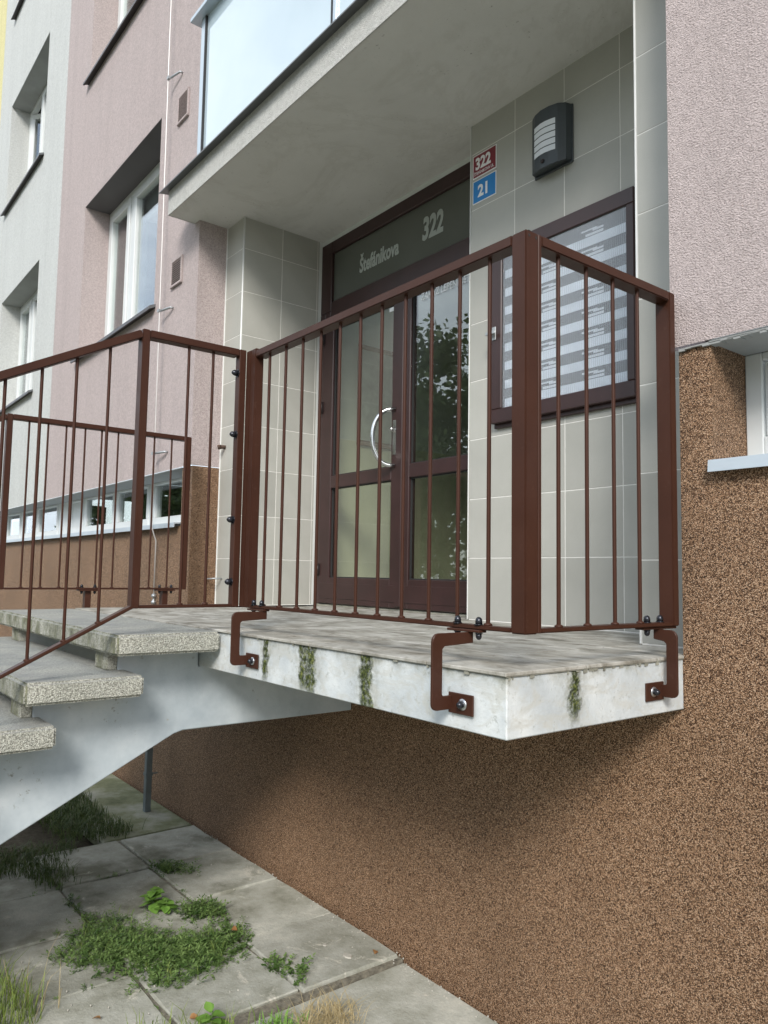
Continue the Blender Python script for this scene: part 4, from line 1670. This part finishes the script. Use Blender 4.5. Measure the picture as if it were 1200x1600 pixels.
# metal bits left in the left pier
s = MB()
s.tube([(-3.655, PIER + 0.004, 1.127), (-3.655, PIER - 0.035, 1.127)], 0.014, 8)
s.tube([(-3.655, PIER - 0.035, 1.127), (-3.668, PIER - 0.05, 1.122)], 0.018, 6)
solo(s, 'cut_off_bolt', 'rust', 'rusty cut-off bolt sticking out of the left tiled pier', 'bolt', (-3.655, PIER, 1.127))
s = MB()
s.tube([(-3.64, PIER + 0.004, 0.186), (-3.64, PIER - 0.055, 0.186), (-3.66, PIER - 0.075, 0.184), (-3.70, PIER - 0.08, 0.182), (-3.745, PIER - 0.085, 0.182)], 0.0055, 8)
solo(s, 'wall_hook', 'galv', 'small bent grey wall hook low on the left tiled pier', 'hook', (-3.64, PIER, 0.186))

# grey tube standing by the plinth under the landing
pt = thing('steel_tube', 'grey square steel tube standing by the plinth under the landing', 'tube', (-3.915, 0.655, G))
s = MB()
s.box(-3.936, -3.894, 0.634, 0.676, G - 0.02, -0.17)
s.build('tube', 'galv_dark', pt, 0.003)
s = MB()
s.box(-3.912, -3.906, 0.677, 0.72, -1.172, -1.164)
s.box(-3.94, -3.89, 0.630, 0.680, -1.178, -1.157)
s.build('clip', 'galv_dark', pt)


# ------------------------------------------------------------------ vegetation
def blades(name, mat, spots, hmin, hmax, wmin, wmax, lean, label, cat, loc, stuff=True, leafy=False):
    """many narrow curved blades (or short stemmed leaves) as one mesh"""
    vs, fs = [], []

    def add(pts, faces):
        k = len(vs)
        vs.extend([(p.x - loc[0], p.y - loc[1], p.z - loc[2]) for p in pts])
        fs.extend([tuple(i + k for i in f) for f in faces])
    for (x, y) in spots:
        h = random.uniform(hmin, hmax)
        w = random.uniform(wmin, wmax)
        a = random.uniform(0, 2 * math.pi)
        d = Vector((math.cos(a), math.sin(a), 0))
        sd = Vector((-d.y, d.x, 0))
        b = Vector((x, y, G - 0.01))
        ln = random.uniform(0.2, 1.0) * lean * h
        if not leafy:
            p1 = b + d * ln * 0.35 + Vector((0, 0, h * 0.6))
            p2 = b + d * ln + Vector((0, 0, h * random.uniform(0.75, 1.0)))
            add([b - sd * w, b + sd * w, p1 + sd * w * 0.8, p1 - sd * w * 0.8, p2], [(0, 1, 2, 3), (3, 2, 4)])
        else:
            # sprawling stem with pairs of small leaves
            n = random.randint(5, 9)
            tip = b + d * ln + Vector((0, 0, h))
            for i in range(n):
                t = (i + 0.6) / n
                q = b.lerp(tip, t) + Vector((0, 0, 0.25 * h * math.sin(t * 3.1)))
                for sg in (-1, 1):
                    aa = a + sg * random.uniform(0.5, 1.6)
                    l = random.uniform(0.010, 0.024)
                    e = Vector((math.cos(aa), math.sin(aa), random.uniform(-0.2, 0.7))).normalized()
                    s2 = Vector((-e.y, e.x, random.uniform(-.3, .3))).normalized() * w
                    add([q, q + e * l * .5 + s2, q + e * l, q + e * l * .5 - s2], [(0, 1, 2, 3)])
    me = bpy.data.meshes.new(name)
    me.from_pydata(vs, [], fs)
    o = link(name, me, mat, None, loc)
    if stuff:
        o['kind'] = 'stuff'
    o['label'] = label
    o['category'] = cat
    return o


def inside(poly, x, y):
    c = False
    n = len(poly)
    for i in range(n):
        (xa, ya), (xb, yb) = poly[i], poly[(i + 1) % n]
        if (ya > y) != (yb > y) and x < (xb - xa) * (y - ya) / (yb - ya) + xa:
            c = not c
    return c


def scatter(poly, n, edge=0.0):
    out = []
    xa, xb = min(p[0] for p in poly), max(p[0] for p in poly)
    ya, yb = min(p[1] for p in poly), max(p[1] for p in poly)
    while len(out) < n:
        x, y = random.uniform(xa, xb), random.uniform(ya, yb)
        if inside(poly, x, y):
            out.append((x + random.gauss(0, edge), y + random.gauss(0, edge)))
    return out


big = [(-2.47, -0.18), (-2.42, -0.06), (-2.24, -0.03), (-2.02, 0.10), (-2.03, 0.33), (-1.86, 0.36), (-1.80, 0.30), (-1.70, 0.12),
       (-1.66, -0.06), (-1.74, -0.20), (-1.86, -0.16), (-1.93, -0.28), (-2.05, -0.36), (-2.2, -0.40), (-2.26, -0.30)]
core = [(-2.30, -0.24), (-2.1, -0.05), (-1.9, 0.25), (-1.78, 0.2), (-1.85, -0.05), (-2.05, -0.22)]
blades('weed_patch', 'weed', scatter(big, 1000, 0.03) + scatter(core, 500, 0.04), 0.012, 0.052, 0.0018, 0.0042, 1.8,
       'large patch of low green weeds growing over the paving joints', 'weeds', (-2.05, 0, G), True, True)
small = [(-2.30, 0.16), (-2.33, 0.30), (-2.24, 0.37), (-2.12, 0.35), (-2.16, 0.2)]
blades('weed_patch', 'weed', scatter(small, 130, 0.012), 0.02, 0.05, 0.003, 0.005, 1.4,
       'small patch of low weeds beside the leafy seedling', 'weeds', (-2.25, 0.3, G), True, True)
tuft = [(-2.90, 0.30), (-2.90, 0.36), (-2.79, 0.40), (-2.76, 0.34)]
blades('weed_tuft', 'weed', scatter(tuft, 70, 0.01), 0.02, 0.05, 0.003, 0.005, 1.0,
       'little green tuft in a joint near the plinth', 'weeds', (-2.84, 0.35, G), True, True)
tuft2 = [(-2.78, 0.38), (-2.78, 0.46), (-2.66, 0.46), (-2.68, 0.39)]
blades('weed_tuft', 'weed', scatter(tuft2, 20, 0.01), 0.03, 0.06, 0.003, 0.005, 1.3,
       'thin straggling weed beside the little green tuft', 'weeds', (-2.72, 0.42, G), True, True)
strag = [(-1.62, 0.30), (-1.60, 0.36), (-1.50, 0.38), (-1.42, 0.36), (-1.40, 0.30), (-1.5, 0.28)]
blades('weed_tuft', 'weed', scatter(strag, 34, 0.02), 0.02, 0.05, 0.004, 0.006, 2.2,
       'straggling dark weed creeping over the slab right of the big patch', 'weeds', (-1.5, 0.33, G), True, True)
und = [(-4.6, -0.10), (-3.60, 0.05), (-3.50, 0.33), (-3.62, 0.42), (-3.9, 0.36), (-4.6, 0.40)]
blades('grass_patch', 'darkgrass', scatter(und, 2200, 0.03), 0.03, 0.10, 0.0015, 0.0035, 1.3,
       'dark grass in the shade under the stairs', 'grass', (-3.9, 0.1, G), True, False)
und2 = [(-3.70, -0.60), (-3.52, 0.02), (-3.40, 0.03), (-3.30, -0.12), (-3.02, -0.08), (-2.93, -0.16), (-3.04, -0.26), (-3.25, -0.34), (-3.30, -0.6)]
blades('grass_patch', 'darkgrass', scatter(und2, 1500, 0.03), 0.03, 0.09, 0.0015, 0.003, 1.3,
       'dark grass fringe along the edge of the paving below the stairs', 'grass', (-3.3, -0.2, G), True, False)
tall = [(-2.5, -1.2), (-2.15, -0.63), (-2.02, -0.60), (-1.80, -0.58), (-1.66, -0.62), (-1.55, -0.9), (-1.6, -1.2)]
blades('grass_patch', 'grass', scatter(tall, 1700, 0.02), 0.05, 0.19, 0.0012, 0.0028, 0.9,
       'tall yellowish grass at the near left corner of the paving', 'grass', (-1.9, -0.8, G), True, False)
stems = [(-1.95, -0.58), (-1.86, -0.60), (-1.80, -0.50), (-2.0, -0.62), (-1.72, -0.62), (-1.90, -0.55), (-1.78, -0.57)]
blades('dry_grass_stems', 'straw', stems * 2, 0.16, 0.30, 0.001, 0.0016, 0.8,
       'few long dry grass stems standing above the near left grass', 'dry grass', (-1.86, -0.58, G), True, False)
bt = [(-1.50, -0.26), (-1.42, -0.18), (-1.30, -0.05), (-1.22, 0.02), (-1.25, -0.3), (-1.4, -0.4)]
blades('grass_patch', 'grass', scatter(bt, 120, 0.02), 0.03, 0.12, 0.0012, 0.0025, 0.9,
       'thin grass at the bottom edge of the view', 'grass', (-1.35, -0.2, G), True, False)
dry = [(-1.22, 0.18), (-1.20, 0.34), (-1.08, 0.36), (-1.03, 0.26), (-1.08, 0.16)]
blades('dry_grass_clump', 'straw', scatter(dry, 420, 0.02), 0.02, 0.075, 0.0010, 0.0018, 2.6,
       'pale dry straw clump on the concrete apron', 'dry grass', (-1.12, 0.26, G), True, False)
gr2 = [(-1.26, 0.06), (-1.24, 0.16), (-1.16, 0.18), (-1.12, 0.10)]
blades('grass_patch', 'bright', scatter(gr2, 70, 0.015), 0.02, 0.06, 0.002, 0.004, 1.2,
       'bright green grass beside the dry straw clump', 'grass', (-1.2, 0.12, G), True, False)
blades('thin_grass', 'grass', scatter(big, 160, 0.03) + scatter(core, 60, 0.03), 0.03, 0.08, 0.001, 0.0022, 1.0,
       'thin grass blades standing among the low green weeds', 'grass', (-2.0, 0, G), True, False)
jt = []
for xj in xs[1:4]:
    jt += [(xj + random.gauss(0, .006), random.uniform(-.5, .25)) for _ in range(9)]
for yj in (-0.19, 0.30):
    jt += [(random.uniform(-2.9, -1.5), yj + random.gauss(0, .006)) for _ in range(16)]
blades('joint_weeds', 'weed', jt, 0.008, 0.022, 0.0016, 0.003, 1.8,
       'tiny sparse weeds sprouting from the joints between the paving slabs', 'weeds', (-2.2, 0, G), True, True)
joint = [(-2.80, -0.20), (-2.78, -0.17), (-2.45, -0.17), (-2.45, -0.20)]
blades('weed_tuft', 'weed', scatter(joint, 26, 0.012), 0.01, 0.03, 0.002, 0.004, 1.2,
       'sparse weeds in the joint left of the big patch', 'weeds', (-2.6, -0.18, G), True, True)


def leaf_mesh(l, w):
    s = MB()
    v = [(0, 0, 0), (-w * .8, l * .25, .12 * l), (-w, l * .5, .10 * l), (-w * .55, l * .8, .02 * l), (0, l, -.06 * l), (w * .55, l * .8, .02 * l), (w, l * .5, .10 * l), (w * .8, l * .25, .12 * l), (0, l * .5, .02 * l)]
    b = [s.bm.verts.new(p) for p in v]
    for i in range(7):
        s.bm.faces.new([b[8], b[i], b[i + 1]])
    s.bm.faces.new([b[8], b[7], b[0]])
    me = s.mesh('leaf')
    for p in me.polygons:
        p.use_smooth = True
    me.materials.append(M['bright'])
    return me


LEAF = leaf_mesh(0.055, 0.022)


def seedling(x, y, h, n, label, sc=1.0):
    t = thing('leafy_seedling', label, 'plant', (x, y, G))
    s = MB()
    s.tube([(x, y, G), (x + .004, y, G + h * .5), (x, y + .005, G + h)], 0.002, 6)
    s.build('stem', 'weed', t)
    for k in range(n):
        zz = h * (0.25 + 0.75 * k / n)
        o = link('leaf', LEAF, None, t, (x, y, G + zz))
        o.rotation_euler = (R(random.uniform(-20, 35)), R(random.uniform(-15, 15)), k * 2.4 + random.uniform(-.3, .3))
        q = sc * random.uniform(0.7, 1.15) * (1.1 - 0.4 * k / n)
        o.scale = (q, q, q)
    return t


seedling(-2.40, 0.10, 0.095, 22, 'bright broad-leaved seedling above the big weed patch', 1.25)
seedling(-1.335, -0.10, 0.06, 7, 'small bright seedling at the bottom edge of the view', 1.1)
seedling(-2.31, 0.13, 0.07, 15, 'second broad-leaved seedling, right beside the taller one', 1.1)


def chip(x, y, rx, ry, h, mat, label, cat, z=G, name='stone'):
    s = MB()
    n = 9
    p = []
    for k in range(n):
        a = 2 * math.pi * k / n
        q = random.uniform(0.75, 1.1)
        p.append((x + rx * q * math.cos(a), y + ry * q * math.sin(a)))
    s.prism(p, 'Z', z, z + h)
    return solo(s, name, mat, label, cat, (x, y, z), None, h * 0.25)


chip(-1.46, 0.60, 0.028, 0.018, 0.007, 'stone', 'flat pale stone chip on the slab by the plinth', 'stone')
chip(-1.60, 0.575, 0.013, 0.010, 0.006, 'stone', 'little pale pebble beside the flat stone chip', 'stone')
for x, y, lb in ((-1.40, 0.70, 'brown dead leaf lying by the plinth'), (-1.43, -0.14, 'curled dead leaf below the big weed patch'), (-1.90, 0.27, 'reddish dead leaf on the big weed patch'),
                 (-1.62, -0.40, 'tan dead leaf on the slab by the tall grass')):
    me = LEAF.copy()
    o = link('dead_leaf', me, 'deadleaf', None, (x, y, G + (0.045 if x == -1.90 else 0.006)))
    o.rotation_euler = (R(10), R(20), random.uniform(0, 6))
    o.scale = (0.6, 0.6, 1.2)
    tag(o, lb, 'leaf')
s = MB()
for i in range(260):
    if random.random() < 0.6:
        x = random.uniform(-3.3, -0.7)
        y = 0.795 - abs(random.gauss(0, 0.035))
    else:
        x, y = random.uniform(-3.2, -1.2), random.uniform(-0.6, 0.75)
    r_ = random.uniform(0.0012, 0.0042)
    zz = G + 0.001 if x < -1.3 else G - 0.0195
    s.lathe([(r_ * .6, -0.004), (r_, r_ * .3), (r_ * .5, r_)], (x, y, zz), (random.uniform(-.4, .4), random.uniform(-.4, .4), 1), 5)
o = s.build('grit', 'stone', None)
o['kind'] = 'stuff'
o['label'] = 'pale grit and crumbs scattered over the paving along the plinth'
o['category'] = 'grit'


# ------------------------------------------------------------------ trees across the street (mirrored in the panes)
def crown_mesh(seed, n, rx, rz):
    rnd = random.Random(seed)
    clumps = []
    for _ in range(26):
        while True:
            p = Vector((rnd.uniform(-1, 1), rnd.uniform(-1, 1), rnd.uniform(-1, 1)))
            if p.length < 1:
                break
        clumps.append((Vector((p.x * rx, p.y * rx, p.z * rz)), rnd.uniform(0.25, 0.45) * rx))
    vs, fs = [], []
    for _ in range(n):
        c, r_ = rnd.choice(clumps)
        q = c + Vector((rnd.gauss(0, 1), rnd.gauss(0, 1), rnd.gauss(0, .8))) * r_ * 0.5
        e = Vector((rnd.uniform(-1, 1), rnd.uniform(-1, 1), rnd.uniform(-1, .4))).normalized() * rnd.uniform(.13, .26)
        f = e.cross(Vector((rnd.uniform(-1, 1), rnd.uniform(-1, 1), rnd.uniform(-1, 1)))).normalized() * e.length * .45
        k = len(vs)
        vs += [q, q + e * .5 + f, q + e, q + e * .5 - f]
        fs.append((k, k + 1, k + 2, k + 3))
    me = bpy.data.meshes.new('crown')
    me.from_pydata([tuple(v) for v in vs], [], fs)
    me.materials.append(M['treeleaf'])
    return me


CR = [crown_mesh(3, 20000, 2.6, 3.0), crown_mesh(5, 20000, 3.1, 2.5)]
TR = MB()
TR.tube([(0, 0, 0), (.05, .03, 1.6), (0.02, 0.1, 3.4), (.1, .1, 5.2)], 0.19, 10, 0.06)
for k in range(6):
    a = k * 1.05
    TR.tube([(0.03, 0.05, 2.2 + .3 * k), (0.9 * math.cos(a), 0.9 * math.sin(a), 3.2 + .3 * k), (1.6 * math.cos(a), 1.6 * math.sin(a), 4.3 + .25 * k)], 0.06, 6, 0.02)
TRM = TR.mesh('trunk')
TRM.materials.append(M['bark'])
spots = [(-19.2, -14.2, 1.28), (-14.5, -15.2, 0.92), (-24.5, -15.0, 1.0), (-30.5, -14.0, 1.1), (-38, -14.6, 1.2), (-47, -15.0, 1.2)]
lbs = ['tallest leafy tree across the street mirrored in the door', 'smaller leafy tree across the street mirrored in the door', 'leafy tree across the street left of the tallest one',
       'leafy street tree mirrored in the cellar windows', 'broad leafy street tree farther along the road', 'farthest leafy street tree along the road']
for i, (x, y, sc) in enumerate(spots):
    t = thing('street_tree', lbs[i], 'tree', (x, y, G), 'trees across the street')
    o = link('trunk', TRM, None, t, (x, y, G))
    o.scale = (sc, sc, sc)
    o = link('crown', CR[i % 2], None, t, (x, y, G + 4.9 * sc))
    o.scale = (sc, sc, sc)
    o.rotation_euler = (0, 0, i * 1.3)

vs, fs = [], []  # belt of trees added to block low sky light under the landing
rnd = random.Random(11)
for k in range(46):
    cx, cy = -75 + k * 2.9 + rnd.uniform(-1, 1), -26 + rnd.uniform(-2, 2)
    hh_ = rnd.uniform(7.0, 10.0)
    for _ in range(520):
        q = Vector((cx + rnd.gauss(0, 1.3), cy + rnd.gauss(0, 1.2), G + 0.6 + (hh_ - .6) * rnd.random() ** 0.8))
        e = Vector((rnd.uniform(-1, 1), rnd.uniform(-1, 1), rnd.uniform(-1, .5))).normalized() * rnd.uniform(.3, .6)
        f = e.cross(Vector((rnd.uniform(-1, 1), rnd.uniform(-1, 1), rnd.uniform(-1, 1)))).normalized() * e.length * .45
        i0 = len(vs)
        vs += [tuple(q), tuple(q + e * .5 + f), tuple(q + e), tuple(q + e * .5 - f)]
        fs.append((i0, i0 + 1, i0 + 2, i0 + 3))
me = bpy.data.meshes.new('tree_belt')
me.from_pydata(vs, [], fs)
o = link('tree_belt', me, 'treeleaf', None)
o['kind'] = 'stuff'
o['label'] = 'dark belt of trees far across the street'
o['category'] = 'trees'
